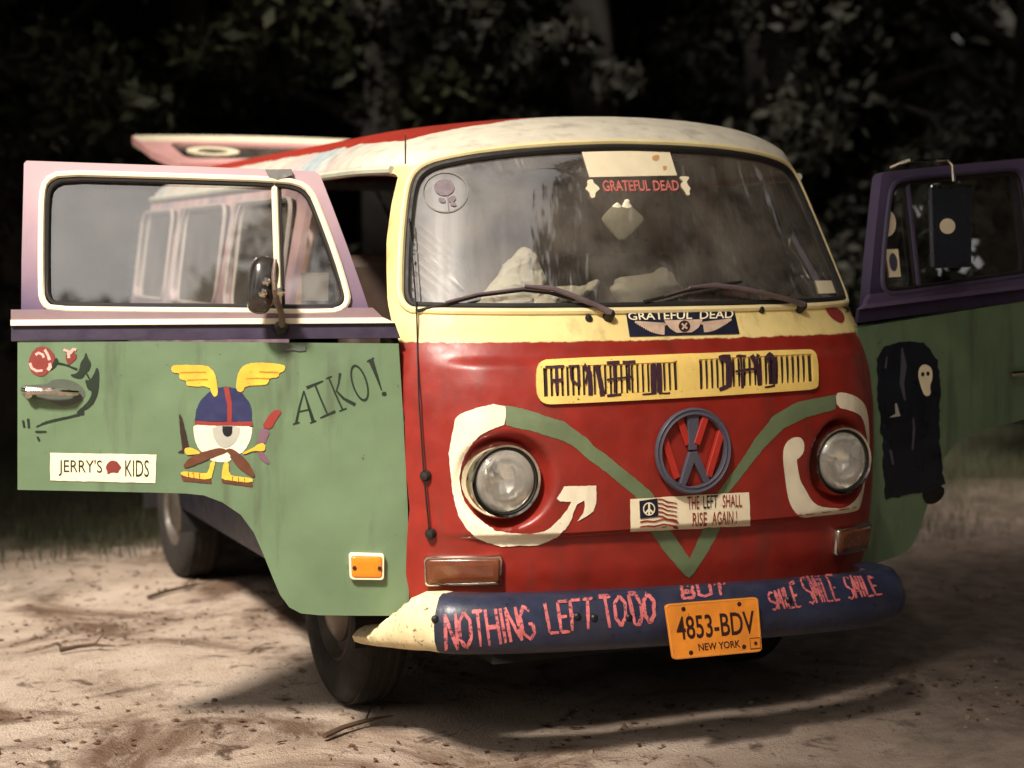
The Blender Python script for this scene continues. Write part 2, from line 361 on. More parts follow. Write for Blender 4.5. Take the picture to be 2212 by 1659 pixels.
# body paint: red nose, cream band, pale roof with a red top, lavender sides
def body_paint():
    m, n, l, p = new_mat('body_paint'); t = n.new('ShaderNodeTexCoord'); sx = n.new('ShaderNodeSeparateXYZ'); l(t.outputs['Object'], sx.inputs[0])
    def noise(sc, de=5, ro=0.5):
        a = n.new('ShaderNodeTexNoise'); a.inputs['Scale'].default_value = sc; a.inputs['Detail'].default_value = de; a.inputs['Roughness'].default_value = ro
        l(t.outputs['Object'], a.inputs['Vector']); return a.outputs['Fac']
    def math_(op, a, b=None, c=None):
        q = n.new('ShaderNodeMath'); q.operation = op
        for i, v in enumerate((a, b, c)):
            if v is None: continue
            if isinstance(v, (int, float)): q.inputs[i].default_value = v
            else: l(v, q.inputs[i])
        return q.outputs[0]
    def ramp(v, a, b):
        r = n.new('ShaderNodeMapRange'); r.inputs[1].default_value = a; r.inputs[2].default_value = b; l(v, r.inputs[0]); return r.outputs[0]
    def mix(f, a, b):
        q = n.new('ShaderNodeMix'); q.data_type = 'RGBA'; l(f, q.inputs[0])
        for i, v in ((6, a), (7, b)):
            if isinstance(v, tuple): q.inputs[i].default_value = v
            else: l(v, q.inputs[i])
        return q.outputs[2]
    X, Y, Z = sx.outputs; n1 = noise(9); n2 = noise(30, 6, .6); big = noise(4, 4)
    zz = math_('ADD', Z, math_('MULTIPLY', math_('SUBTRACT', n2, 0.5), 0.016))
    cream = mix(ramp(big, .35, .7), srgb(238, 215, 148), srgb(228, 203, 132))
    pale = mix(ramp(noise(3.0, 3), .38, .62), srgb(206, 202, 184), srgb(196, 178, 172))
    pale = mix(ramp(noise(2.1, 2), .5, .68), pale, srgb(170, 182, 184))
    redr = srgb(160, 48, 34)
    roofmix = mix(ramp(Y, .80, 1.0), srgb(222, 213, 192), pale)
    lav = mix(ramp(Z, 1.0, 1.6), srgb(58, 52, 84), srgb(196, 160, 156))
    lav = mix(ramp(noise(5, 5), .4, .65), lav, srgb(150, 128, 138))
    side = mix(ramp(Z, .95, 1.1), srgb(24, 24, 34), lav)
    up = mix(ramp(Y, .60, .66), cream, side)
    body = mix(ramp(zz, 1.218, 1.222), mix(ramp(Y, .42, .48), mix(ramp(n1, .3, .7), srgb(146, 41, 30), srgb(128, 34, 25)), side), up)
    col = mix(ramp(zz, 1.735, 1.745), body, roofmix)
    # red cap of the roof starts above a wavering line
    # red top of the roof, starting behind a wavering slanted line
    wob_ = math_('MULTIPLY', math_('SUBTRACT', n2, .5), .03)
    fy = math_('SUBTRACT', Y, math_('MULTIPLY_ADD', math_('MAXIMUM', math_('ADD', X, .30), 0.0), .55, .80))
    capm = math_('MULTIPLY', ramp(math_('ADD', fy, wob_), -.004, .004), ramp(math_('ADD', Z, math_('MULTIPLY', math_('SUBTRACT', n1, .5), .03)), 1.830, 1.834))
    col = mix(capm, col, redr)
    chips = ramp(noise(55, 9, .7), .70, .73); col = mix(math_('MULTIPLY', chips, .55), col, srgb(90, 50, 30))
    v = n.new('ShaderNodeMix'); v.data_type = 'RGBA'; v.blend_type = 'MULTIPLY'; v.inputs[0].default_value = 1; l(col, v.inputs[6])
    vr = n.new('ShaderNodeMapRange'); vr.inputs[1].default_value = .3; vr.inputs[2].default_value = .7; vr.inputs[3].default_value = .9; vr.inputs[4].default_value = 1.08; l(noise(16, 7), vr.inputs[0]); l(vr.outputs[0], v.inputs[7])
    mpn = n.new('ShaderNodeMapping'); mpn.inputs['Scale'].default_value = (5, 5, .7); l(t.outputs['Object'], mpn.inputs['Vector'])
    sn = n.new('ShaderNodeTexNoise'); sn.inputs['Scale'].default_value = 2.4; sn.inputs['Detail'].default_value = 7; sn.inputs['Roughness'].default_value = .62; l(mpn.outputs[0], sn.inputs['Vector'])
    grime = mix(math_('MULTIPLY', ramp(sn.outputs['Fac'], .52, .80), .55), v.outputs[2], (.05, .035, .025, 1))
    l(grime, p.inputs['Base Color'])
    rr = n.new('ShaderNodeMapRange'); rr.inputs[1].default_value = .3; rr.inputs[2].default_value = .7; rr.inputs[3].default_value = .30; rr.inputs[4].default_value = .50; l(noise(20, 6), rr.inputs[0]); l(rr.outputs[0], p.inputs['Roughness'])
    p.inputs['Specular IOR Level'].default_value = 0.5
    bp = n.new('ShaderNodeBump'); bp.inputs['Strength'].default_value = 0.15; bp.inputs['Distance'].default_value = 0.002; l(noise(70, 5), bp.inputs['Height']); l(bp.outputs[0], p.inputs['Normal'])
    b2 = n.new('ShaderNodeBump'); b2.inputs['Strength'].default_value = .3; b2.inputs['Distance'].default_value = .02; l(noise(4.5, 2), b2.inputs['Height']); l(b2.outputs[0], bp.inputs['Normal'])
    return m
M_body = body_paint()
def fade_paint(name, z0, z1, c0, c1):
    m, n, l, p = new_mat(name); t = n.new('ShaderNodeTexCoord'); sx = n.new('ShaderNodeSeparateXYZ'); l(t.outputs['Object'], sx.inputs[0])
    a = n.new('ShaderNodeTexNoise'); a.inputs['Scale'].default_value = 6; a.inputs['Detail'].default_value = 5; l(t.outputs['Object'], a.inputs['Vector'])
    q = n.new('ShaderNodeMath'); q.operation = 'MULTIPLY_ADD'; l(a.outputs['Fac'], q.inputs[0]); q.inputs[1].default_value = .16; l(sx.outputs[2], q.inputs[2])
    r = n.new('ShaderNodeMapRange'); r.inputs[1].default_value = z0+.08; r.inputs[2].default_value = z1+.08; l(q.outputs[0], r.inputs[0])
    x = n.new('ShaderNodeMix'); x.data_type = 'RGBA'; l(r.outputs[0], x.inputs[0]); x.inputs[6].default_value = c0; x.inputs[7].default_value = c1; l(x.outputs[2], p.inputs['Base Color'])
    p.inputs['Roughness'].default_value = .45; return m
M_lav = fade_paint('lavender_to_violet_paint', 1.30, 1.66, srgb(80, 62, 94), srgb(178, 150, 156))

# =================================================================== THE VAN: body
van = thing('camper_van', 'hand-painted old camper van with red nose, cream window surround and both front doors open', 'van')
# windshield outline, left half traced then mirrored
wsz = [(255, 880), (214, 856), (198, 815), (194, 760), (198, 600), (212, 440), (226, 350), (250, 298), (300, 262), (380, 240), (520, 215), (760, 190), (980, 180)]
wsl = []
for zx, zy in wsz:
    h = hit_skin((1400+zx/1.0533)*.5486, (400+zy/1.0533)*.5486); wsl.append((h[0].x, h[0].z))
wsl = [(x, z+.009*(z < 1.36)) for x, z in wsl if x < -0.02]
zc_top = max(p[1] for p in wsl)+0.004
WS = wsl+[(0.0, zc_top)]+[(-(x-lean(z))+lean(z), z+.03*abs(x)*float(sstep(1.6, 1.8, z))) for x, z in wsl[::-1]]
WS = densify(smooth_closed(WS, 2), 0.02)
V = SV; F = SF
f_ws = np.where((V[:, 1] < 1.0), -sd_poly(V[:, 0], V[:, 2], WS), 1.0)
V, F = clip(V, F, f_ws); V = np.array(V)
for hx_, hz_ in HL:
    V, F = clip(V, F, np.where(V[:, 1] < .6, np.hypot(V[:, 0]-hx_, V[:, 2]-hz_)-.104, 1.0)); V = np.array(V)
# doors: outline traced on the open passenger door, given in door coordinates (distance from hinge, height)
OUT_LO = dmap([(38, 735), (38, 900), (38, 1058), (190, 1061), (330, 1064), (400, 1066), (440, 1070), (480, 1085), (520, 1112), (548, 1150), (570, 1200), (590, 1250), (605, 1285), (625, 1312), (650, 1325), (690, 1329), (780, 1330), (884, 1330), (881, 1100), (871, 900), (861, 742)])
OUT_UP = dmap([(45, 676), (46, 560), (50, 400), (51, 352), (57, 346), (200, 351), (380, 357), (560, 364), (680, 369), (692, 378), (720, 450), (750, 530), (785, 630), (800, 676)])
GL_OUT = dmap([(89, 631), (89, 500), (91, 420), (99, 390), (131, 374), (278, 378), (440, 383), (587, 388), (643, 394), (671, 412), (690, 455), (726, 552), (748, 625), (752, 648), (742, 666), (714, 674), (532, 672), (238, 670), (112, 668), (95, 655)])
edge = [hit_skin(*p)[0] for p in [(888, 1326), (885, 1100), (875, 900), (864, 742), (857, 722), (846, 695), (837, 650), (835, 585), (835, 520), (846, 440), (862, 376)]]
edge = [(e.y, e.z) for e in edge]
OPEN = [(edge[0][0], .30)]+edge+[(edge[-1][0]+.05, 1.722), (HY+1.02, 1.722)]+[(HY+s, z if z > .47 else .30) for s, z in OUT_LO[1:17]]
fd = sd_poly(V[:, 1], V[:, 2], OPEN)
V, F = clip(V, F, np.where(np.abs(V[:, 0]) > 0.5, -fd, 1.0)); V = np.array(V)
def rrect(a, b, c, d, r=0.06):
    P = []
    for cx, cy, a0 in ((b-r, d-r, 0), (a+r, d-r, 90), (a+r, c+r, 180), (b-r, c+r, 270)):
        P += [(cx+r*math.cos(rad(a0+k*15)), cy+r*math.sin(rad(a0+k*15))) for k in range(7)]
    return P
SIDEW = [rrect(1.38, 2.16, 1.27, 1.665), rrect(2.30, 3.10, 1.27, 1.665), rrect(3.24, 3.90, 1.27, 1.665)]
for P in SIDEW:
    V, F = clip(V, F, np.where(np.abs(V[:, 0]) > .5, -sd_poly(V[:, 1], V[:, 2], P), 1.0)); V = np.array(V)
for yc in (AXF, AXF+WB):
    V, F = clip(V, F, np.where(np.abs(V[:, 0]) > .4, np.hypot(V[:, 1]-yc, V[:, 2]-TR)-0.40, 1.0)); V = np.array(V)
HATCH = rrect(-.58, .58, 1.02, 1.80, .10)
V, F = clip(V, F, np.where(V[:, 1] > 3.6, -sd_poly(V[:, 0], V[:, 2], HATCH), 1.0))
body = mesh('body_shell', V, F, M_body, van, sharp=50); solid(body, 0.022)

# air intake slots on the rear quarters, side glass, gutters
for sgn in (-1, 1):
    for k in range(9):
        z = 1.27+k*0.047; y = 4.01+0.02*math.sin(k/8*math.pi); i = int((z-.36)*1000); x = sgn*(WZ[i]-0.012)
        mb = MB().box((x, y-.0, z), (0.03, 0.075, 0.028), Matrix.Rotation(sgn*-.25, 4, 'Z')); o = mb.build('air_intake_slot', M_black, van, False)
    for P in SIDEW:
        V2, F2 = fill2d([P], .15); pts = []
        for y, z in V2: pts.append((sgn*(np.interp(z, zt, WZ)-0.012), y, z))
        g = mesh('side_window', pts, F2, G_dark, van)
        fr = [(sgn*(np.interp(z, zt, WZ)+0.002), y, z) for y, z in P]; MB().tube(fr, .008, 6, closed=True).build('window_seal', paint('grey_seal', srgb(150, 140, 132), .5), g)
        cz = MB(); yy0 = min(p[0] for p in P); yy1 = max(p[0] for p in P); N = 40; cv = []
        for i in range(N+1):
            t = i/N; yv = yy0+.02+(yy1-yy0-.04)*t
            if .36 < t < .5: continue
            cv.append((yv, .012*math.sin(t*55)))
        VV = []; FF = []
        for (yv, wv) in cv:
            VV += [(sgn*(.755+wv), yv, 1.24), (sgn*(.665+wv), yv, 1.70)]
        for i in range(len(cv)-1):
            if cv[i+1][0]-cv[i][0] < (yy1-yy0)/N*1.6: FF.append((2*i, 2*i+1, 2*i+3, 2*i+2))
        cu = mesh('curtain', VV, FF, paint('curtain_cloth', srgb(196, 160, 138), .9, .3, .4, srgb(150, 96, 80), 0.1, 6), van); solid(cu, .003)
    gp = []
    for y in np.linspace(.62, 4.0, 40):
        z = 1.728; h = SKIN.ray_cast(Vector((sgn*2, y, z)), Vector((-sgn, 0, 0)), 3)
        gp.append(h[0]+Vector((sgn*.008, 0, 0)))
    MB().tube(gp, .013, 8).build('rain_gutter', paint('gutter_paint', srgb(196, 196, 176), .45, .1, .2, srgb(90, 100, 60)), van)
# roof seam
sp = []
for z in np.linspace(1.74, 1.935, 14):
    h = hit_skin(876, 354-(z-1.74)*310)
    if h: sp.append(h[0]+h[1]*.0005)
if len(sp) > 3: MB().tube(sp, .0028, 6).build('roof_seam', paint('seam', srgb(60, 50, 44), .7), van)

# windshield
V2, F2 = fill2d([WS], .06); pts = []
for x, z in V2:
    h, n_ = skin_y(x, z); pts.append(h-n_*0.006)
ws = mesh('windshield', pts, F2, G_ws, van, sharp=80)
def ws_loop(off, nrm):
    c = (0, sum(p[1] for p in WS)/len(WS)); R_ = []
    for i, (x, z) in enumerate(WS):
        a = WS[i-1]; b = WS[(i+1) % len(WS)]; tx, tz = b[0]-a[0], b[1]-a[1]; ll = math.hypot(tx, tz); nx, nz_ = -tz/ll, tx/ll
        if nx*(x-c[0])+nz_*(z-c[1]) < 0: nx, nz_ = -nx, -nz_
        h, n_ = skin_y(x+nx*off, z+nz_*off); R_.append(h+n_*nrm)
    return R_
MB().tube(ws_loop(.006, .003), .0105, 8, closed=True).build('windshield_trim', paint('windshield_trim_paint', srgb(232, 214, 160), .4, .08, .1, srgb(110, 90, 60)), van)
MB().tube(ws_loop(-.010, -.001), .011, 8, closed=True).build('windshield_seal', M_rubber, van)

# ------------------------------------------------------------------ interior
ins = MB()
ins.box((0, 2.3, .46), (1.50, 3.5, .05)); ins.box((0, .30, .86), (1.36, .05, .8)); ins.box((0, 1.42, .80), (1.5, .06, .66))
ins.build('cab_floor', M_inner, van, False)
dash = MB(); N = 24; VV = []; FF = []
for i in range(N+1):
    x = -.74+1.48*i/N; h, _ = skin_y(x, 1.262); yf = h.y+.03
    VV += [(x, yf, 1.232), (x, max(.60, yf+.12), 1.262), (x, max(.63, yf+.15), 1.235), (x, max(.60, yf+.12), 1.02), (x, yf, 1.02)]
for i in range(N):
    for k in range(5): a = i*5+k; b = i*5+(k+1) % 5; FF.append((a, b, b+5, a+5))
mesh('dashboard', VV, FF, paint('dashboard_vinyl', srgb(86, 74, 66), .6, .15, .2, srgb(130, 110, 90)), van, sharp=60)
for sx_ in (-.42, .42):
    s_ = thing('front_seat', '', ''); del s_['label']; del s_['category']; s_.parent = van
    q = MB().box((sx_, 1.0, .82), (.50, .50, .16)).build('seat_cushion', M_vinyl, s_); bevel(q, .05, 3)
    q = MB().box((sx_, 1.28, 1.16), (.48, .13, .62), Matrix.Rotation(-.16, 4, 'X')).build('backrest', M_vinyl, s_); bevel(q, .05, 3)
sw = MB(); cw = Vector((.40, .66, 1.20)); aw = Vector((0, .45, .9)).normalized(); x1 = Vector((1, 0, 0)); y1 = aw.cross(x1)
sw.tube([cw+(x1*math.cos(a)+y1*math.sin(a))*.20 for a in np.linspace(0, 2*math.pi, 33)[:-1]], .011, 8, closed=True)
sw.tube([cw-x1*.2, cw+x1*.2], .012, 8); sw.tube([cw, cw-aw*.4], .022, 8); sw.build('steering_wheel', M_black, van)

# ------------------------------------------------------------------ underbody, wheels
ub = MB(); ub.box((0, 2.2, .36), (1.05, 3.9, .20)); ub.box((0, AXF, TR), (1.2, .10, .10)); ub.box((0, AXF+WB, TR), (1.2, .14, .14)); ub.box((0, .50, .43), (1.20, .5, .10))
ub.build('underbody_pan', M_under, van, False)
for sgn in (-1, 1):
    for yc in (AXF, AXF+WB):
        VV = []; FF = []
        for k in range(19):
            a = math.pi*k/18*1.1-.16
            for xx in (.845, .50): VV.append((sgn*xx, yc+.405*math.cos(a), TR+.405*math.sin(a)))
        for k in range(18): FF.append((2*k, 2*k+1, 2*k+3, 2*k+2))
        kk = len(VV); VV += [(sgn*.50, yc-.42, .3), (sgn*.50, yc+.42, .3), (sgn*.50, yc+.42, .80), (sgn*.50, yc-.42, .80)]; FF.append((kk, kk+1, kk+2, kk+3))
        mesh('wheel_well', VV, FF, M_under, van)
def wheel(sgn, yc, steer):
    ax = Vector((sgn*math.cos(steer), math.sin(steer)*-1 if sgn < 0 else math.sin(steer), 0)); c = Vector((sgn*.715, yc, TR))
    prof_ = [(.185, .07), (.20, .082), (.25, .092), (.295, .086), (.318, .072), (.328, .05), (.330, .0), (.328, -.05), (.318, -.072), (.295, -.086), (.25, -.092), (.20, -.082), (.185, -.07)]
    t = MB().lathe(prof_, c, ax, 56).build('wheel', M_tyre, van, sharp=60)
    MB().lathe([(.190, .072), (.182, .078), (.176, .060), (.165, .04), (.150, .035), (.135, .050), (.115, .054), (.05, .05), (.001, .05)], c, ax, 40).build('rim', paint('wheel_steel', srgb(74, 66, 58), .5, .2, .4, srgb(40, 32, 26), .05, 14), t)
    MB().lathe([(.128, .052), (.125, .062), (.10, .078), (.05, .088), (.001, .09)], c, ax, 40).build('hub_cap', paint('dull_hub_cap', srgb(104, 96, 86), .4, .2, .4, srgb(50, 42, 36), .03, 16, metallic=.7), t)
    tr = MB()
    for rr_ in (-.045, -.015, .015, .045): tr.lathe([(.3285, rr_-.004), (.333, rr_-.003), (.333, rr_+.010), (.3285, rr_+.011)], c, ax, 56)
    tr.build('tread', M_tyre, t)
wheel(-1, AXF, 0); wheel(1, AXF, 0); wheel(-1, AXF+WB, 0); wheel(1, AXF+WB, 0)

# ------------------------------------------------------------------ raised tailgate
hg = Vector((0, 4.06, 1.90)); lift = rad(13.5)
du = Vector((0, math.cos(lift), math.sin(lift))); dn = Vector((0, -math.sin(lift), math.cos(lift)))
def hp(x, t, off=0): return Vector((x, hg.y, hg.z))+du*t+dn*(off+.02*math.cos(x*1.6))
fr_o = [(-.58, .0), (.58, .0), (.655, .30), (.67, .74), (.65, .775), (-.65, .775), (-.67, .74), (-.655, .30)]
fr_i = rrect(-.52, .52, .12, .56, .08)
V2, F2 = fill2d([fr_o, fr_i], .12); tg = mesh('tailgate', [hp(x, t) for x, t in V2], F2, M_skyblue, van); solid(tg, .035)
V2, F2 = fill2d([fr_i], .15); mesh('tailgate_glass', [hp(x, t, -.012) for x, t in V2], F2, G_dark, tg)
V2, F2 = fill2d([[(-.655, .60), (.655, .60), (.665, .735), (.645, .772), (-.645, .772), (-.665, .735)]], .12)
q = mesh('tailgate_edge_band', [hp(x, t, .002) for x, t in V2], F2, M_trim, tg); solid(q, .05)
V2, F2 = fill2d([ell(-.33, .36, .135, .12), ell(-.33, .36, .08, .065)[::-1]], .1); q = mesh('ring_sticker', [hp(x, t, -.006) for x, t in V2], F2, M_paper, tg); solid(q, .002)
for sx_ in (-.5, .5): MB().tube([hp(sx_, .5, -.03), (sx_, 4.0, 1.62)], .009, 8).build('gas_strut', M_black, tg)

# =================================================================== decals: paint and stickers laid on the skin
def project(V2, kind, off):
    R_ = []
    for u, v in V2:
        if kind == 'skin':
            h = hit_skin(u, v); R_.append(h[0]+h[1]*off if h else None)
        elif kind == 'door':
            a, z = PD.sz(u, v); R_.append(PD.pt(a, z, off))
    return R_
def decal(name, contours, mat, kind, parent, off=0.0016, step=14, th=0.0):
    if contours and not isinstance(contours[0][0], (tuple, list)): contours = [contours]
    V2, F2 = fill2d(contours, step); P = project(V2, kind, off)
    ok = {i for i, p in enumerate(P) if p is not None}; F2 = [f for f in F2 if all(i in ok for i in f)]
    P = [p if p is not None else (0, 0, 0) for p in P]
    keep = sorted({i for f in F2 for i in f}); mp = {o: k for k, o in enumerate(keep)}
    F3 = []
    for f in F2:
        a, b, c = (Vector(P[i]) for i in f[:3]); nn = (b-a).cross(c-a)
        F3.append(tuple(mp[i] for i in (f if nn.dot(Vector(CAM)-a) > 0 else f[::-1])))
    o = mesh(name, [P[i] for i in keep], F3, mat, parent, sharp=60)
    if th > 0: solid(o, th, -1)
    return o
def multi(name, polys, mat, kind, parent, off=0.0016, step=14):
    """several separate brush marks of one motif as one painted part"""
    VV = []; FF = []
    for c in polys:
        cc = c if isinstance(c[0][0], (tuple, list)) else [c]
        V2, F2 = fill2d(cc, step); k = len(VV); P = project(V2, kind, off)
        for i, p in enumerate(P): VV.append(p if p is not None else Vector((0, 0, 0)))
        for f in F2:
            if any(P[i] is None for i in f): continue
            a, b, c_ = (Vector(P[i]) for i in f[:3]); nn = (b-a).cross(c_-a)
            FF.append(tuple(i+k for i in (f if nn.dot(Vector(CAM)-a) > 0 else f[::-1])))
    used = sorted({i for f in FF for i in f}); mp = {o: k for k, o in enumerate(used)}
    return mesh(name, [VV[i] for i in used], [tuple(mp[i] for i in f) for f in FF], mat, parent, sharp=60)
def text_polys(txt, quad, bold=0.0, shear=0.0):
    """lettering as triangles (2D) fitted into a pixel quad TL, TR, BR, BL"""
    cu = bpy.data.curves.new('lettering', 'FONT'); cu.body = txt; cu.offset = bold; cu.resolution_u = 3; cu.shear = shear
    o = bpy.data.objects.new('lettering', cu); C.objects.link(o); dg = bpy.context.evaluated_depsgraph_get()
    me = bpy.data.meshes.new_from_object(o.evaluated_get(dg)); V = np.array([v.co[:2] for v in me.vertices]); F = [tuple(p.vertices) for p in me.polygons]
    C.objects.unlink(o); bpy.data.objects.remove(o); bpy.data.curves.remove(cu); bpy.data.meshes.remove(me)
    mn, mx = V.min(0), V.max(0); Q = (V-mn)/(mx-mn); tl, tr, br, bl = [np.array(q, float) for q in quad]
    P = [tuple((tl*(1-x)+tr*x)*y+(bl*(1-x)+br*x)*(1-y)) for x, y in Q]
    return P, F
def text(name, txt, quad, mat, kind, parent, off=0.0022, bold=0.0, step=14, to3d=None):
    P, F = text_polys(txt, quad, bold); bm = bmesh.new(); vv = [bm.verts.new((x, y, 0)) for x, y in P]
    for f in F:
        try: bm.faces.new([vv[i] for i in f])
        except ValueError: pass
    bmesh.ops.triangulate(bm, faces=bm.faces[:]); V2, F2 = sub2d(bm, step)
    P3 = [to3d(u, v) for u, v in V2] if to3d else project(V2, kind, off); FF = []
    for f in F2:
        if any(P3[i] is None for i in f): continue
        a, b, c = (Vector(P3[i]) for i in f[:3]); nn = (b-a).cross(c-a); FF.append(f if nn.dot(Vector(CAM)-a) > 0 else f[::-1])
    return mesh(name, [p if p is not None else (0, 0, 0) for p in P3], FF, mat, parent, sharp=60)
def zm(x0, y0, sc): return lambda P: [((x0+x/sc)*.54861, (y0+y/sc)*.54861) for x, y in P]
Z4 = zm(1600, 1200, 1.106); ZA = zm(1700, 1550, 2.5525); ZB = zm(3000, 1450, 2.074); ZE = zm(2500, 1550, 2.764); D2 = zm(0, 1200, 1.3012); D5 = zm(600, 1350, 2.765); D6 = zm(0, 1300, 2.552)
ZG = zm(2050, 1350, 1.7696); ZW = zm(2200, 550, 1.8433); ZL = zm(1500, 600, 2.212); ZS = zm(2400, 1170, 2.1067); BL_ = zm(1100, 2200, 1.3825); BR_ = zm(2500, 2150, 1.8433); MR = zm(850, 950, 3.687)

# ------------------------------------------------------------------ nose art
wl = ZA([(740, 130), (620, 105), (450, 145), (290, 205), (240, 250), (215, 380), (190, 500), (175, 600), (190, 760), (205, 950), (235, 1100), (270, 1220), (350, 1350), (430, 1430), (540, 1490), (700, 1535), (880, 1525), (1050, 1525), (1150, 1490), (1250, 1440), (1340, 1360), (1400, 1270), (1420, 1190), (1460, 1110), (1530, 1070), (1535, 1130), (1520, 1200), (1460, 1280), (1540, 1240), (1620, 1180), (1648, 1100), (1652, 920), (1330, 930), (1255, 1055), (1290, 1080), (1400, 1085), (1360, 1160), (1290, 1250), (1200, 1340), (1130, 1385), (1000, 1405), (800, 1400), (650, 1380), (540, 1320), (420, 1220), (330, 1100), (290, 980), (275, 850), (290, 720), (330, 600), (400, 500), (500, 410), (620, 350), (730, 310), (745, 190)])
decal('painted_arrow', rough_edge(wl, 5, .6), M_white, 'skin', van, off=.0032, step=5)
gl = ZA([(742, 120), (850, 135), (1050, 190), (1200, 245), (1320, 275), (1430, 360), (1560, 450), (1640, 540), (1760, 620), (1900, 740), (2042, 850)])+[(1410, 1066), (1420, 1100), (1369, 1072)]+ZA([(2042, 1030), (1930, 940), (1700, 750), (1560, 650), (1440, 540), (1330, 480), (1180, 430), (1000, 375), (850, 345), (742, 312)])
decal('painted_green_band', rough_edge(gl, 6, .7), M_stripe, 'skin', van, step=10)
gr = Z4([(1355, 815), (1450, 690), (1520, 580), (1600, 480), (1700, 425), (1868, 390), (1869, 455), (1740, 490), (1640, 540), (1560, 620), (1480, 720), (1400, 820), (1376, 850)])
decal('painted_green_band', rough_edge(gr, 6, .7), M_stripe, 'skin', van, step=10)
gv = Z4([(1052, 970), (1130, 1085), (1212, 1178), (1232, 1188), (1252, 1170), (1310, 1080), (1375, 960), (1298, 960), (1232, 1106), (1136, 960)])
decal('painted_green_vee', rough_edge(gv, 6, .7), M_stripe, 'skin', van, step=8)
decal('painted_hook', smooth_closed(ZB([(598, 205), (660, 195), (760, 225), (830, 280), (860, 360), (872, 480), (876, 600), (872, 650), (862, 620), (850, 540), (830, 440), (800, 380), (720, 345), (610, 320)]), 1), M_white, 'skin', van, step=8)
decal('painted_hook', smooth_closed(ZB([(345, 620), (330, 580), (300, 560), (250, 565), (200, 600), (172, 660), (170, 760), (185, 880), (200, 1000), (220, 1090), (260, 1170), (325, 1222), (450, 1205), (600, 1190), (780, 1168), (805, 1110), (825, 1020), (845, 890), (835, 880), (815, 980), (775, 1060), (720, 1115), (660, 1145), (560, 1140), (470, 1130), (400, 1080), (360, 1000), (310, 920), (295, 840), (280, 745), (300, 735), (340, 690)]), 1), M_white, 'skin', van, step=8)

# bumper sticker with flag
stk = decal('slogan_sticker', rough_edge(Z4([(973, 845), (1490, 815), (1497, 962), (975, 985)]), 12, .5), M_paper, 'skin', van, off=.003, step=6)
def zq(Zm, *p): return Zm(list(p))
M_sred = paint('sticker_red_ink', srgb(140, 44, 36), .5, .25, .5, srgb(214, 170, 140), .02, 30)
M_snavy = paint('sticker_navy_ink', srgb(24, 26, 44), .5, .1)
text('slogan_lettering', 'THE', zq(ZE, (560, 1118), (690, 1108), (690, 1248), (566, 1258)), M_sred, 'skin', stk, .0056, .004, 8)
text('slogan_lettering', 'LEFT', zq(ZE, (732, 1108), (893, 1098), (888, 1235), (735, 1246)), M_snavy, 'skin', stk, .0056, .004, 8)
text('slogan_lettering', 'SHALL', zq(ZE, (945, 1098), (1150, 1092), (1156, 1228), (942, 1234)), M_sred, 'skin', stk, .0056, .004, 8)
text('slogan_lettering', 'RISE', zq(ZE, (618, 1292), (772, 1284), (775, 1424), (620, 1430)), M_sred, 'skin', stk, .0056, .004, 8)
text('slogan_lettering', 'AGAIN !', zq(ZE, (830, 1284), (1100, 1268), (1100, 1402), (832, 1418)), M_sred, 'skin', stk, .0056, .002, 8)
multi('flag_canton', [ZE([(38, 1165), (235, 1135), (248, 1335), (48, 1356)])], M_snavy, 'skin', stk, .0056, 8)
fs = []
for k in range(5):
    y0 = 1150+k*46
    fs.append(ZE(ribbon([(240, y0-8), (290, y0-2), (340, y0+24), (400, y0+32), (450, y0+42)], [15, 15, 15, 14, 12], 2)))
for k in range(2):
    y0 = 1392+k*54
    fs.append(ZE(ribbon([(48, y0), (120, y0-12), (200, y0-4), (300, y0-30), (380, y0-18), (465, y0+6)], 16, 2)))
multi('flag_stripes', fs, M_sred, 'skin', stk, .0056, 8)
pc = [[ell(142, 1250, 66, 72), ell(142, 1250, 54, 60)[::-1]], ribbon([(142, 1182), (143, 1318)], 22), ribbon([(142, 1250), (100, 1300)], 20), ribbon([(142, 1250), (190, 1296)], 20)]
pz = []
for c in pc: pz.append([ZE(q) for q in c] if isinstance(c[0][0], tuple) else ZE(c))
multi('peace_mark', pz, M_paper, 'skin', stk, .0072, 8)

# dark winged sticker below the windshield
gd = decal('winged_sticker', ZW([(485, 1262), (1270, 1238), (1310, 1412), (512, 1432)]), M_snavy, 'skin', van, .003, 6)
text('sticker_lettering', 'GRATEFUL', ZW([(492, 1262), (965, 1248), (962, 1308), (505, 1316)]), M_paper, 'skin', gd, .0056, .012, 8)
text('sticker_lettering', 'DEAD', ZW([(1020, 1250), (1262, 1240), (1262, 1300), (1018, 1308)]), M_paper, 'skin', gd, .0056, .012, 8)
M_wing = paint('sticker_wing_ink', srgb(196, 168, 146), .5, .15, .4, srgb(120, 86, 74), .02, 30)
fe = []
for k in range(15):
    t = k/14; fe.append(ZW(ribbon([(820-60*t, 1345-6*t), (548+t*205, 1330+92*math.sin(t*1.5))], [10, 17])))
    fe.append(ZW(ribbon([(985+60*t, 1340-6*t), (1248-t*190, 1312+92*math.sin(t*1.5))], [10, 17])))
fe.append(ZW([(760, 1318), (1040, 1310), (1010, 1370), (960, 1405), (850, 1408), (800, 1375)]))
multi('wing_mark', fe, M_wing, 'skin', gd, .0056, 8)
multi('disc_mark', [ZW(ell(905, 1362, 42, 42))], M_ink, 'skin', gd, .0072, 8)
multi('disc_star', [ZW(ribbon([(885, 1345), (925, 1382)], 14)), ZW(ribbon([(922, 1340), (888, 1386)], 12))], M_wing, 'skin', gd, .0080, 8)
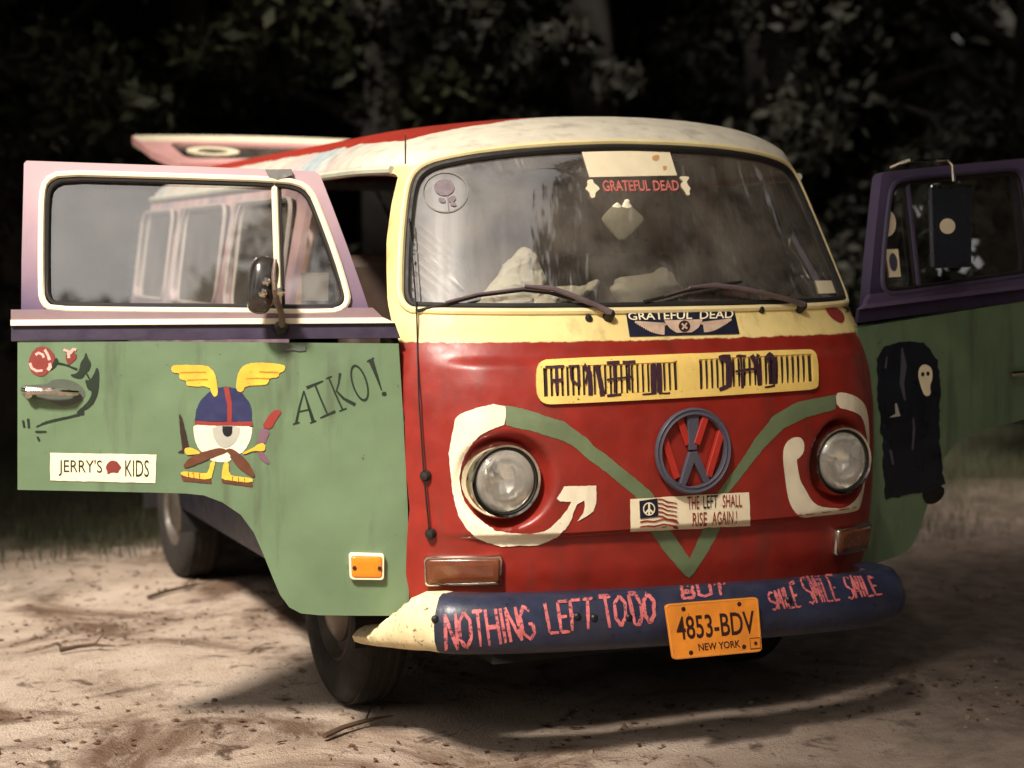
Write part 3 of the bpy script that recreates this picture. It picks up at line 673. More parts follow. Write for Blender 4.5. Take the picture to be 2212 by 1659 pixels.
# painted rose on the cream corner
multi('painted_rose', [ZS(smooth_closed([(1785, 80), (1860, 80), (1930, 120), (1952, 185), (1925, 225), (1850, 185), (1800, 130)], 2))], M_redart, 'skin', van, .0016, 6)
multi('painted_leaf', [ZS(ribbon([(1930, 75), (1990, 110), (2070, 185)], [4, 22, 5])), ZS(ribbon([(1950, 130), (2010, 95), (2060, 70)], [6, 16, 4])), ZS(ribbon([(2000, 70), (2060, 100), (2090, 140)], [5, 16, 4]))], M_dkgreen, 'skin', van, .0016, 6)

# ------------------------------------------------------------------ vent grille
ga = ZG([(105, 190), (130, 150), (185, 132), (1150, 95), (1990, 60), (2035, 72), (2055, 110), (2062, 290), (2045, 318), (2000, 330), (1150, 385), (220, 432), (160, 425), (125, 395), (105, 340)])
gh1 = ZG([(150, 182), (420, 165), (800, 150), (1082, 140), (1090, 330), (800, 350), (420, 368), (158, 378)])
gh2 = ZG([(1232, 132), (1600, 112), (2018, 92), (2026, 270), (1600, 300), (1238, 326)])
M_grille = paint('grille_yellow_paint', srgb(232, 198, 110), .5, .10, .35, srgb(110, 74, 40), .08, 16)
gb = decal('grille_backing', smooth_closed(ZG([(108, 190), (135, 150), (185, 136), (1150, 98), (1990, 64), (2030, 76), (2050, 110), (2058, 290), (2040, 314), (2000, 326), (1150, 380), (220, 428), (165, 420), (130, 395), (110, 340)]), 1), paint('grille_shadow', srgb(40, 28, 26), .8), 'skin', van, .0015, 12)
gf = decal('vent_grille', [smooth_closed(ga, 1), gh1, gh2], M_grille, 'skin', van, .011, 12, th=.009)
def slat(xc, yt, yb, tilt, wd):
    q = ZG([(xc-wd/2, yt), (xc+wd/2, yt), (xc+wd/2+tilt, yb), (xc-wd/2+tilt, yb)]); A = [hit_skin(*p) for p in q]
    VV = []
    for o_ in (.009, .002):
        for h in A: VV.append(h[0]+h[1]*o_)
    mesh('slat', VV, [(0, 1, 2, 3), (7, 6, 5, 4), (0, 4, 5, 1), (1, 5, 6, 2), (2, 6, 7, 3), (3, 7, 4, 0)], M_grille, gf, False)
for k in range(24):
    xc = 190+k*37.3; t = (xc-150)/940; slat(xc, 184-42*t-4, 380-50*t+2, 7, 17)
for k in range(20):
    xc = 1268+k*37.4; t = (xc-1232)/790; slat(xc, 134-42*t-4, 328-58*t+2, 6, 17)
gm = []
for P, wd in [([(165, 176), (295, 172)], 16), ([(240, 172), (245, 350)], 22), ([(205, 268), (285, 262)], 20), ([(325, 172), (400, 168)], 14), ([(340, 172), (345, 265), (400, 300)], 16), ([(395, 170), (398, 300)], 16), ([(430, 168), (470, 210), (478, 370)], 30), ([(470, 165), (440, 290)], 18), ([(515, 165), (545, 270), (560, 375)], 34), ([(590, 155), (680, 152)], 14), ([(590, 262), (770, 240)], 14), ([(700, 152), (790, 148)], 14), ([(740, 150), (745, 330)], 16), ([(640, 155), (645, 350)], 18), ([(590, 372), (690, 362)], 18),
              ([(910, 155), (915, 360)], 40), ([(950, 152), (955, 350)], 34), ([(835, 362), (930, 355)], 12), ([(950, 356), (1028, 352)], 12),
              ([(1370, 125), (1440, 115), (1450, 200), (1440, 300), (1370, 330)], 30), ([(1420, 120), (1425, 320)], 16), ([(1490, 112), (1560, 110)], 14), ([(1480, 205), (1620, 185)], 16), ([(1520, 112), (1530, 318)], 18), ([(1600, 105), (1640, 180), (1650, 300)], 30), ([(1645, 100), (1610, 200)], 18), ([(1700, 130), (1725, 98), (1752, 130), (1750, 290)], 30), ([(1685, 312), (1755, 300)], 14), ([(1715, 130), (1718, 290)], 14)]:
    gm.append(ZG(ribbon([(a+(b[0]-a)*q/3, a_+(b[1]-a_)*q/3) for (a, a_), b in zip(P[:-1], P[1:]) for q in range(3)]+[P[-1]], wd, 2)))
gl_ = multi('grille_lettering', gm, paint('grille_letter_paint', srgb(58, 34, 46), .5, .2, .3, srgb(30, 18, 20), .1, 20), 'skin', gf, .0125, 8)
gl_['kind'] = 'stuff'

# ------------------------------------------------------------------ emblem
ec, en = skin_y(-0.002, 0.8985); en = Vector((0, -1, 0.02)).normalized(); ER = .126
em = MB().lathe([(ER-.006, .006), (ER, .012), (ER, .020), (ER-.005, .025), (ER-.010, .0215), (ER-.013, .0215), (ER-.018, .025), (ER-.022, .020), (ER-.022, .006)], ec, en, 64).build('round_emblem', M_slate, van, sharp=50)
ex = Vector((1, 0, 0)); ez = en.cross(ex)*-1; ez = ez if ez.z > 0 else -ez
def epoly(name, P, d0, d1, mat):
    n_ = len(P); VV = [ec+ex*x*ER+ez*z*ER+en*d1 for x, z in P]+[ec+ex*x*ER+ez*z*ER+en*d0 for x, z in P]
    F2 = [tuple(range(n_)), tuple(range(n_, 2*n_))[::-1]]+[(i, i+n_, (i+1) % n_+n_, (i+1) % n_) for i in range(n_)]
    o = mesh(name, VV, F2, mat, em, False); bm = bmesh.new(); bm.from_mesh(o.data); bmesh.ops.recalc_face_normals(bm, faces=bm.faces); bm.to_mesh(o.data); bm.free(); bevel(o, .0015, 1)
M_ered = paint('emblem_red_paint', srgb(168, 46, 36), .4, .12, .2, srgb(110, 30, 24))
def ebar(name, a, b, wd, d0, d1, mat): epoly(name, ribbon([a, b], wd), d0, d1, mat)
epoly('emblem_stem', [(-.15, .84), (.17, .84), (.10, .02), (-.10, .02)], .004, .016, M_slate)
epoly('emblem_leg', [(-.11, -.02), (.11, -.02), (.44, -.70), (.30, -.80), (.02, -.27), (-.22, -.82), (-.36, -.74)], .004, .018, M_slate)
ebar('emblem_bar', (.34, .80), (.09, .15), .17, .004, .019, M_ered); ebar('emblem_bar', (-.34, .80), (-.09, .15), .17, .004, .012, M_ered)
ebar('emblem_bar', (.76, .42), (.40, -.62), .17, .004, .019, M_ered); ebar('emblem_bar', (-.76, .42), (-.40, -.62), .17, .004, .012, M_ered)

# ------------------------------------------------------------------ headlights
for hx, hz in HL:
    s_ = 1 if hx > 0 else -1; c = Vector((hx, .112, hz)); ax = Vector((s_*.05, -1, 0.02)).normalized()
    hl = MB().lathe([(.111, -.02), (.112, .030), (.109, .052), (.103, .062), (.097, .060), (.0935, .053), (.092, .046), (.0895, .046)], c, ax, 56).build('headlight', M_chrome, van, sharp=40)
    MB().lathe([(.0945, .0535), (.0925, .0575), (.0900, .0560), (.0885, .050)], c, ax, 56).build('lens_ring', M_rubber, hl)
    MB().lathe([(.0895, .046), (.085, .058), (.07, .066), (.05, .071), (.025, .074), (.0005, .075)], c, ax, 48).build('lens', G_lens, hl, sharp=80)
    refl, n, l, p = new_mat('headlight_reflector'); p.inputs['Metallic'].default_value = 1; p.inputs['Base Color'].default_value = (.93, .90, .82, 1); p.inputs['Roughness'].default_value = .18
    t_ = n.new('ShaderNodeTexCoord'); wv = n.new('ShaderNodeTexWave'); wv.inputs['Scale'].default_value = 14; wv.inputs['Distortion'].default_value = .6; l(t_.outputs['Object'], wv.inputs['Vector'])
    bp = n.new('ShaderNodeBump'); bp.inputs['Strength'].default_value = .12; bp.inputs['Distance'].default_value = .004; l(wv.outputs['Fac'], bp.inputs['Height']); l(bp.outputs[0], p.inputs['Normal'])
    MB().lathe([(.0885, .046), (.08, .025), (.06, .004), (.035, -.012), (.0005, -.02)], c, ax, 48).build('reflector', refl, hl, sharp=80)
    MB().lathe([(.009, -.018), (.009, .012), (.006, .018), (.0005, .019)], c, ax, 16).build('bulb', M_chrome, hl)

# ------------------------------------------------------------------ turn signals
def lamp(parent, name, quad, lensmat, to3d, d=.022, split=None):
    """chrome-framed lamp on a surface: quad TL TR BR BL in pixels; to3d(u, v, off)"""
    q = [np.array(p, float) for p in quad]
    def b(x, y): return (q[0]*(1-x)+q[1]*x)*(1-y)+(q[3]*(1-x)+q[2]*x)*y
    def rr(m, r=.12):
        ar = np.linalg.norm(q[0]-q[3])/np.linalg.norm(q[0]-q[1]); P = rrect(m*ar, 1-m*ar, m, 1-m, .001); P = []
        for cx, cy, a0 in ((1-m*ar-r*ar, 1-m-r, 0), (m*ar+r*ar, 1-m-r, 90), (m*ar+r*ar, m+r, 180), (1-m*ar-r*ar, m+r, 270)):
            P += [(cx+r*ar*math.cos(rad(a0+k*22.5)), cy+r*math.sin(rad(a0+k*22.5))) for k in range(5)]
        return P
    def lp(m, off, r=.12): return [to3d(*b(x, y), off) for x, y in rr(m, r)]
    loops = [lp(0, -.004), lp(0, d*.8), lp(.03, d), lp(.075, d), lp(.085, d*.85)]; n_ = len(loops[0]); VV = [p for L_ in loops for p in L_]; FF = []
    for i in range(len(loops)-1):
        for k in range(n_): FF.append((i*n_+k, (i+1)*n_+k, (i+1)*n_+(k+1) % n_, i*n_+(k+1) % n_))
    o = mesh(name, VV, FF, M_trim if name == 'side_marker' else M_chrome, parent, sharp=40)
    loops = [lp(.083, d*.85), lp(.10, d*1.02), lp(.16, d*1.10), lp(.30, d*1.13, .08)]; VV = [p for L_ in loops for p in L_]; FF = []
    for i in range(len(loops)-1):
        for k in range(n_): FF.append((i*n_+k, (i+1)*n_+k, (i+1)*n_+(k+1) % n_, i*n_+(k+1) % n_))
    FF.append(tuple((len(loops)-1)*n_+k for k in range(n_)))
    ln = mesh('lens', VV, FF, lensmat, o, sharp=60)
    return o, b
def sk3(u, v, off):
    h = hit_skin(u, v); return h[0]+h[1]*off
lamp(van, 'turn_signal', [(919, 1199), (1085, 1197), (1081, 1258), (922, 1262)], M_smoke, sk3)
hs_ = [hit_skin(*p)[0] for p in [(919, 1199), (1085, 1197), (1081, 1258), (922, 1262)]]
def mir3(quad3):
    def f(u, v, off):
        h = SKIN.ray_cast(Vector((u, -2, v)), Vector((0, 1, 0)), 10); n_ = h[1] if h[1].y < 0 else -h[1]; return h[0]+n_*off
    return f
lamp(van, 'turn_signal', [(-hs_[1].x, hs_[1].z), (-hs_[0].x-.004, hs_[0].z), (-hs_[3].x-.004, hs_[3].z), (-hs_[2].x, hs_[2].z)], M_smoke, mir3(None))

# ------------------------------------------------------------------ bumper
BZ = .438
bk = [(-.850, .50), (-.852, .41), (-.852, .30), (-.846, .17), (-.825, .065), (-.79, .008), (-.72, -.035), (-.55, -.075), (-.3, -.100), (0, -.110), (.3, -.100), (.55, -.075), (.675, -.035), (.725, .004), (.750, .050), (.758, .10), (.750, .15)]
def catmull(P, n):
    Q = []
    for i in range(len(P)-1):
        p0, p1, p2, p3 = [np.array(P[min(max(i+k, 0), len(P)-1)], float) for k in (-1, 0, 1, 2)]
        for k in range(n):
            t = k/n; Q.append(.5*((2*p1)+(-p0+p2)*t+(2*p0-5*p1+4*p2-p3)*t*t+(-p0+3*p1-3*p2+p3)*t**3))
    Q.append(np.array(P[-1], float)); return Q
BP = [Vector((q[0], q[1], .424-.026*q[0]-.16*max(0, q[1]-.05)*(q[0] < 0))) for q in catmull(bk, 8)]
IB = next(i for i, q in enumerate(BP) if q.x > -.795)
bprof = [(.085, .078), (.030, .084), (.006, .078), (-.016, .048), (-.028, .008), (-.024, -.032), (-.006, -.060), (.016, -.070), (.040, -.066)]
def bumper_piece(name, i0, i1, mat, scale=lambda i: 1.0, parent=van, grow=0.0):
    VV = []; FF = []; n_ = len(bprof)
    for i in range(i0, i1+1):
        a = BP[max(i-1, 0)]; b = BP[min(i+1, len(BP)-1)]; t = (b-a).normalized(); nn = Vector((t.y, -t.x, 0))
        for d_, z_ in bprof: VV.append(BP[i]+nn*(-d_+grow)*1.0+Vector((0, 0, z_*scale(i)-.07*(1-scale(i)))))
    for i in range(i1-i0):
        for k in range(n_-1): FF.append((i*n_+k, i*n_+k+1, (i+1)*n_+k+1, (i+1)*n_+k))
    o = mesh(name, VV, FF, mat, parent, sharp=50); solid(o, .006, 1); return o
bpr = bumper_piece('bumper', IB, len(BP)-1, M_blue)
M_bcream = paint('bumper_end_cream', srgb(228, 210, 164), .5, .12, .55, srgb(104, 72, 44), .12, 14, streak=.4)
def tear(i): return min(1, max(.26, .26+.74*float(sstep(8, IB-5, i))+.06*math.sin(i*2.3)*(i < IB-6)))
bumper_piece('bumper_end', 0, IB+1, M_bcream, tear, bpr, -.004)
BUMP = BVHTree.FromPolygons([v.co.copy() for v in bpr.data.vertices], [tuple(p.vertices) for p in bpr.data.polygons])
def hit_b(u, v, off=.009):
    o, d = ray(u, v); h = BUMP.ray_cast(o, d.normalized(), 20)
    if h[0] is None: return None
    n_ = h[1] if h[1].dot(d) < 0 else -h[1]; return h[0]+n_*off
for u, v in [(942, 1338), (938, 1382), (1281, 1335), (1356, 1334), (1700, 1296), (1245, 1332)]:
    p_ = hit_b(u, v, .006)
    if p_: MB().lathe([(.011, -.004), (.011, .004), (.007, .008), (.0005, .009)], p_, (0, -1, 0), 12).build('bolt', M_black, bpr)
# hand-lettered words on the bumper
SF_ = {'N': [[(0, 1), (0, 0), (1, 1), (1, 0)]], 'O': [[(.5, 0), (0, .25), (0, .75), (.5, 1), (1, .75), (1, .25), (.5, 0)]], 'T': [[(0, 0), (1, 0)], [(.5, 0), (.5, 1)]], 'H': [[(0, 0), (0, 1)], [(1, 0), (1, 1)], [(0, .5), (1, .5)]], 'I': [[(.5, 0), (.5, 1)]], 'G': [[(1, .15), (.5, 0), (0, .3), (0, .8), (.5, 1), (1, .8), (1, .55), (.6, .55)]], 'L': [[(0, 0), (0, 1), (1, 1)]], 'E': [[(1, 0), (0, 0), (0, 1), (1, 1)], [(0, .5), (.8, .5)]], 'F': [[(1, 0), (0, 0), (0, 1)], [(0, .5), (.8, .5)]], 'D': [[(0, 0), (0, 1), (.6, 1), (1, .7), (1, .3), (.6, 0), (0, 0)]], 'B': [[(0, 0), (0, 1), (.8, 1), (1, .75), (.8, .5), (0, .5)], [(0, 0), (.8, 0), (.9, .25), (.8, .5)]], 'U': [[(0, 0), (0, .8), (.5, 1), (1, .8), (1, 0)]], 'S': [[(1, .1), (.5, 0), (0, .2), (.1, .45), (.9, .6), (1, .85), (.5, 1), (0, .9)]], 'M': [[(0, 1), (.1, 0), (.5, .7), (.9, 0), (1, 1)]]}
def word(txt, quad, wd, gap=.28):
    q = [np.array(p, float) for p in quad]; W_ = sum((.35 if c == 'I' else 1) for c in txt)+gap*(len(txt)-1); x = 0; P = []
    for c in txt:
        w_ = .35 if c == 'I' else 1
        for st in SF_[c]:
            segs = [[st[0]]]
            for k in range(1, len(st)):
                segs[-1].append(st[k])
                if k < len(st)-1:
                    v1 = (st[k][0]-st[k-1][0], st[k][1]-st[k-1][1]); v2 = (st[k+1][0]-st[k][0], st[k+1][1]-st[k][1])
                    cs = (v1[0]*v2[0]+v1[1]*v2[1])/(math.hypot(*v1)*math.hypot(*v2))
                    if cs < .35 or (st[0] == st[-1] and k == len(st)//2): segs.append([st[k]])
            for sg in segs:
                pts = []
                for (a, b), (c2, d2) in zip(sg[:-1], sg[1:]):
                    for k in range(4): pts.append((a+(c2-a)*k/4, b+(d2-b)*k/4))
                pts.append(sg[-1]); pp = []
                for a, b in pts:
                    X = (x+a*w_)/W_; b = b+random.uniform(-.008, .008); uv = (q[0]*(1-X)+q[1]*X)*(1-b)+(q[3]*(1-X)+q[2]*X)*b; pp.append(tuple(uv))
                wd_ = [wd*random.uniform(.8, 1.15) for _ in pp]; wd_[-1] *= .7
                P.append(ribbon(pp, wd_))
        x += w_+gap
    return P
def bumper_word(txt, quad, wd):
    VV = []; FF = []
    for c in word(txt, quad, wd):
        V2, F2 = fill2d([c], 8); k = len(VV); P = [hit_b(u, v, .0072+random.uniform(0, .0012)*0+.0004*(len(VV) % 5)) for u, v in V2]
        for p_ in P: VV.append(p_ if p_ else Vector((0, 0, 0)))
        for f in F2:
            if any(P[i] is None for i in f): continue
            a, b, c_ = (P[i] for i in f[:3]); FF.append(tuple(i+k for i in (f if (b-a).cross(c_-a).dot(Vector(CAM)-a) > 0 else f[::-1])))
    used = sorted({i for f in FF for i in f}); mp = {o: k for k, o in enumerate(used)}
    if used: mesh('bumper_lettering', [VV[i] for i in used], [tuple(mp[i] for i in f) for f in FF], M_pink, bpr, sharp=60)
bumper_word('NOTHING', BL_([(905, 305), (1350, 262), (1395, 430), (912, 490)]), 7)
bumper_word('LEFT', BL_([(1440, 248), (1700, 222), (1700, 380), (1470, 400)]), 7)
bumper_word('TO', BL_([(1735, 215), (1875, 208), (1880, 360), (1770, 375)]), 7)
bumper_word('DO', BL_([(1895, 200), (2030, 200), (2035, 345), (1930, 355)]), 8)
bumper_word('BUT', BR_([(335, 306), (655, 288), (660, 362), (340, 388)]), 7)
bumper_word('SMILE', BR_([(950, 350), (1150, 275), (1200, 440), (990, 470)]), 4.6)
bumper_word('SMILE', BR_([(1185, 240), (1430, 230), (1480, 390), (1260, 425)]), 4.6)
bumper_word('SMILE', BR_([(1500, 228), (1720, 240), (1780, 350), (1540, 390)]), 4.6)

# ------------------------------------------------------------------ licence plate
PQ = [np.array(at_plane(u, v, 1, y_)) for (u, v), y_ in zip([(1434, 1305), (1636, 1289), (1645, 1407), (1451, 1425)], (-.158, -.158, -.172, -.172))]
def pl(u, v, off):
    """u, v in 0..1 from top left"""
    P = (PQ[0]*(1-u)+PQ[1]*u)*(1-v)+(PQ[3]*(1-u)+PQ[2]*u)*v; n_ = np.cross(PQ[3]-PQ[0], PQ[1]-PQ[0]); n_ /= np.linalg.norm(n_); n_ = n_ if n_[1] < 0 else -n_
    return Vector(P+n_*off)
pc_ = rrect(0, 1, 0, 1, .06); pc_ = [(.5+(x-.5)*1.0, y) for x, y in pc_]
V2, F2 = fill2d([pc_], .3); lpt = mesh('licence_plate', [pl(x, y, 0) for x, y in V2], F2, M_plate, van, False); solid(lpt, .003)
MB().tube([pl(.5+(x-.5)*.97, .5+(y-.5)*.95, .002) for x, y in pc_], .0022, 6, closed=True).build('plate_rim', paint('plate_rim_paint', srgb(214, 140, 60), .4, .1, .3, srgb(110, 60, 30)), lpt)
def ptext(txt, x0, y0, x1, y1, bold):
    P, F = text_polys(txt, [(x0, y0), (x1, y0), (x1, y1), (x0, y1)], bold); VV = [pl(x, y, .004) for x, y in P]; FF = []
    for f in F:
        a, b, c = (VV[i] for i in f[:3]); FF.append(f if (b-a).cross(c-a).dot(Vector(CAM)-a) > 0 else f[::-1])
    o = mesh('plate_lettering', VV, FF, M_ink, lpt, False); solid(o, .004)
ptext('4853-BDV', .09, .24, .94, .66, .012); ptext('NEW YORK', .30, .755, .76, .885, .012)
for x, y in ((.19, .11), (.79, .10), (.21, .90), (.80, .88)): MB().lathe([(.0065, -.002), (.0065, .005), (.0005, .006)], pl(x, y, 0), (0, -1, 0), 10).build('bolt', M_ink, lpt)
V2, F2 = fill2d([[(.87, .74), (.985, .74), (.985, .93), (.87, .93)]], .3); mesh('date_tab', [pl(x, y, .0045) for x, y in V2], [f[::-1] for f in F2], paint('tab', srgb(206, 122, 40), .4), lpt, False)
MB().tube([pl(x, y, .005) for x, y in ((.87, .74), (.985, .74), (.985, .93), (.87, .93))], .001, 4, closed=True).build('tab_rim', M_ink, lpt)
MB().lathe([(.005, 0), (.005, .004), (.0005, .005)], pl(.93, .835, .003), (0, -1, 0), 10).build('bolt', M_ink, lpt)

# ------------------------------------------------------------------ antenna, wipers, plugs
ap = [hit_skin(*p) for p in [(932, 1152), (921, 1027), (911, 860), (905, 690)]]
rod = [ap[0][0]+ap[0][1]*.015, ap[1][0]+ap[1][1]*.018, ap[2][0]+ap[2][1]*.022, ap[3][0]+ap[3][1]*.02]
top = [hit_skin(*p) for p in [(902, 640), (896, 560), (890, 480)]]; rod += [h[0]+h[1]*.02 for h in top if h]
ant = MB().tube(rod, .0026, 6).build('antenna', M_black, van)
for h in ap[:2]: MB().lathe([(.016, 0), (.016, .012), (.011, .022), (.0005, .024)], h[0], h[1], 16).build('rubber_mount', M_rubber, ant)
def wiper(pivot, arm, blade):
    h = hit_skin(*pivot); wp = MB().lathe([(.016, 0), (.014, .026), (.009, .034), (.0005, .035)], h[0], h[1], 16).build('wiper', M_black, van)
    A = [h[0]+h[1]*.028]+[(lambda q: q[0]+q[1]*.030)(hit_skin(*p)) for p in arm]
    MB().tube(A, [.011]+[.0085]*(len(A)-2)+[.004], 8).build('wiper_arm', paint('wiper_metal', srgb(96, 82, 84), .35, .2, .4, srgb(44, 34, 34), .02, 20), wp)
    B = [(lambda q: q[0]+q[1]*.012)(hit_skin(*p)) for p in blade]; MB().tube(B, .0055, 6).build('wiper_blade', M_rubber, wp)
    B = [(lambda q: q[0]+q[1]*.022)(hit_skin(*p)) for p in blade[1:-1]]; MB().tube(B, .004, 6).build('blade_holder', paint('wiper_metal', srgb(96, 82, 84)), wp)
wiper((1313, 686), [(1275, 668), (1232, 650), (1187, 634), (1130, 629)], [(905, 676), (965, 661), (1034, 643), (1128, 631), (1185, 637), (1240, 652)])
wiper((1724, 668), [(1690, 657), (1639, 644), (1590, 634), (1535, 627), (1480, 631)], [(1388, 656), (1430, 646), (1475, 633), (1535, 622), (1597, 613)])
for u, v in ((1272, 689), (1644, 671)):
    h = hit_skin(u, v); MB().lathe([(.012, 0), (.009, .012), (.004, .016), (.0005, .017)], h[0], (h[1]+Vector((-.5, 0, .1))).normalized(), 12).build('washer_nozzle', M_black, van)

# ------------------------------------------------------------------ stickers on the windshield
def ws3(u, v, off=-.010):
    h = hit_skin(u, v); return h[0]+h[1]*off if h else None
def wsdecal(name, polys, mat, off=-.003):
    VV = []; FF = []
    for c in polys:
        cc = c if isinstance(c[0][0], (tuple, list)) else [c]
        V2, F2 = fill2d(cc, 12); k = len(VV); P = [ws3(u, v, off) for u, v in V2]; VV += [q if q is not None else Vector((0, .5, 1.2)) for q in P]; FF += [tuple(i+k for i in f) for f in F2 if all(P[i] is not None for i in f)]
    return mesh(name, VV, FF, mat, ws, sharp=60)
wsdecal('paper_sheet', [ZW([(168, 82), (805, 72), (862, 255), (225, 268)])], M_paper)
M_stain = paint('tea_stain', srgb(196, 150, 96), .6, .2)
wsdecal('paper_stain', [ZW(smooth_closed([(680, 115), (730, 105), (735, 135), (705, 155), (680, 140)], 1)), ZW(smooth_closed([(755, 185), (790, 190), (785, 215), (762, 222)], 1))], M_stain, -.002)
P, F_ = text_polys('GRATEFUL DEAD', ZW([(315, 290), (870, 290), (880, 365), (330, 372)]), .02)
VV = [ws3(u, v, -.003) for u, v in P]; mesh('sticker_lettering', VV, F_, paint('sticker_pink_ink', srgb(206, 116, 106), .5, .2, .4, srgb(120, 60, 56), .02, 40), ws, False)
fig = [smooth_closed(p, 2) for p in ([(875, 262), (950, 262), (948, 282), (930, 300), (945, 330), (962, 350), (950, 372), (960, 396), (930, 402), (918, 370), (890, 340), (888, 310), (910, 300), (890, 285)], [(205, 290), (250, 280), (255, 310), (285, 330), (305, 355), (270, 375), (268, 415), (235, 420), (225, 375), (190, 350), (215, 330)])]
wsdecal('bone_figure_sticker', [ZW(p) for p in fig], M_paper)
wsdecal('round_sticker_ring', [[ZL(ell(560, 340, 202, 180, 40)), ZL(ell(560, 340, 192, 170, 40)[::-1])]], paint('grey_ink', srgb(120, 112, 108), .6))
rs = [ell(550, 300, 90, 72, 18), ribbon([(575, 340), (590, 500)], 8), ell(530, 410, 34, 22, 12, .4), ell(620, 400, 36, 26, 12, -.5), ell(630, 445, 30, 18, 10, .3)]
wsdecal('round_sticker_rose', [ZL(p) for p in rs], paint('grey_ink2', srgb(104, 90, 96), .6, .2, .5, srgb(150, 140, 140), 0, 60))
wsdecal('square_sticker', [ZW([(1864, 1020), (1985, 1018), (2018, 1110), (1892, 1114)])], M_paper)
wsdecal('small_sticker', [ZW(smooth_closed([(1985, 940), (2010, 945), (2050, 1020), (2040, 1040), (2005, 1010)], 1))], M_grey)

# =================================================================== PASSENGER DOOR
M_inner2 = M_inner
def map_door(D): return (lambda a, z, off=0.0: D.pt(a, z, off))
def flipfix(VV, FF, ref):
    R_ = []
    for f in FF:
        a, b, c = (Vector(VV[i]) for i in f[:3]); R_.append(f if (b-a).cross(c-a).dot(ref) > 0 else f[::-1])
    return R_
def dpatch(D, name, contours, mat, parent, off=0.0, step=.05, th=0.0, sharp=60):
    V2, F2 = fill2d(contours, step); VV = [D.pt(a, z, off) for a, z in V2]; o = mesh(name, VV, flipfix(VV, F2, D.n), mat, parent, sharp=sharp)
    if th: solid(o, th)
    return o
zb = OUT_LO[0][1]
def build_door(D, name, paints):
    dr = dpatch(D, name, [OUT_LO], paints['low'], van, 0, .05, .05)
    up = OUT_UP[:]; up = [(up[0][0], zb+.02)]+up+[(up[-1][0]-.02, zb+.02)]
    dpatch(D, 'window_frame', [up, GL_OUT], paints['up'], dr, -.006, .05, .04)
    # belt: upper pale ledge, bright strip, dark painted band
    zt_ = OUT_UP[0][1]; s1 = max(p[0] for p in OUT_LO)+.008
    lo_t = zb+.004
    def strip(nm, za, zb_, mat, off, th, s0a, s0b): return bevel(dpatch(D, nm, [[(s0a, za), (s1, za+.002), (s1, zb_+.002), (s0b, zb_)]], mat, dr, off, .08, th), .003, 2)
    k = (zt_-zb)/(735-676.)
    strip('belt_band', zb-.004, zb+k*29, paints['band'], .004, .012, .008, .022)
    strip('belt_trim', zb+k*29, zb+k*41, paints.get('trim', M_trim), .016, .024, .022, .055)
    strip('belt_ledge', zb+k*41, zb+k*64, paints['ledge'], .008, .020, .055, .085)
    # glass, bead and quarter-light
    dpatch(D, 'window_glass', [GL_OUT], G_door, dr, -.022, .2)
    MB().tube([D.pt(a, z, .002) for a, z in densify(smooth_closed(GL_OUT, 1), .02)], .0095, 8, closed=True).build('window_bead', paints['bead'], dr)
    cx = sum(p[0] for p in GL_OUT)/len(GL_OUT); cz = sum(p[1] for p in GL_OUT)/len(GL_OUT)
    inn = [(cx+(a-cx)*.968, cz+(z-cz)*.93) for a, z in GL_OUT]
    MB().tube([D.pt(a, z, -.006) for a, z in densify(smooth_closed(inn, 1), .02)], .0085, 8, closed=True).build('window_seal', M_rubber, dr)
    d0 = PD.sz(593, 389); d1 = PD.sz(602, 665)
    q = MB().tube([D.pt(*d0, -.008), D.pt(*d1, -.008)], .010, 8).build('vent_divider', paints['bead'], dr)
    MB().tube([D.pt(d0[0]+.018 if 0 else d0[0]-.014, d0[1], -.012), D.pt(d1[0]-.014, d1[1], -.012)], .005, 6).build('divider_seal', M_rubber, dr)
    vb = dmap([(606, 400), (640, 400), (664, 415), (683, 455), (720, 555), (740, 625), (742, 645), (732, 657), (700, 662), (610, 664)])
    MB().tube([D.pt(a, z, -.010) for a, z in vb], .0065, 6).build('vent_window_frame', paints['bead'], dr)
    # inner skin
    inner = [(a*.985+.01, z*.985+.01) for a, z in OUT_LO]; dpatch(D, 'inner_panel', [inner], M_inner, dr, -.062, .2, .01)
    return dr
pdoor = build_door(PD, 'passenger_door', dict(low=M_green, up=M_lav, band=M_dark, ledge=paint('ledge_paint', srgb(128, 106, 110), .45, .08, .1, srgb(120, 96, 100)), bead=M_trim))
def d3(u, v, off): a, z = PD.sz(u, v); return PD.pt(a, z, off)
# handle in its scoop
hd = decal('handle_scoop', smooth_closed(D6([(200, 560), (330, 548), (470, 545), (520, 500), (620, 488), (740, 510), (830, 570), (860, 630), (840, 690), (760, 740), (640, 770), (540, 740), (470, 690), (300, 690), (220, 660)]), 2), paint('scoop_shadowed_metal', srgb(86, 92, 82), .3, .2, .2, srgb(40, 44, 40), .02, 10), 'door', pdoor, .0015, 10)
hb = [d3(*p, o_) for p, o_ in zip(D6([(245, 600), (300, 605), (420, 606), (560, 612), (680, 622), (785, 628)]), (.012, .030, .036, .036, .030, .012))]
MB().tube(hb, [.010, .012, .010, .010, .010, .008], 10).build('door_handle', M_chrome, pdoor)
MB().lathe([(.013, 0), (.013, .02), (.010, .026), (.0005, .027)], d3(*D6([(300, 640)])[0], .004), PD.n, 16).build('lock_button', M_chrome, pdoor)
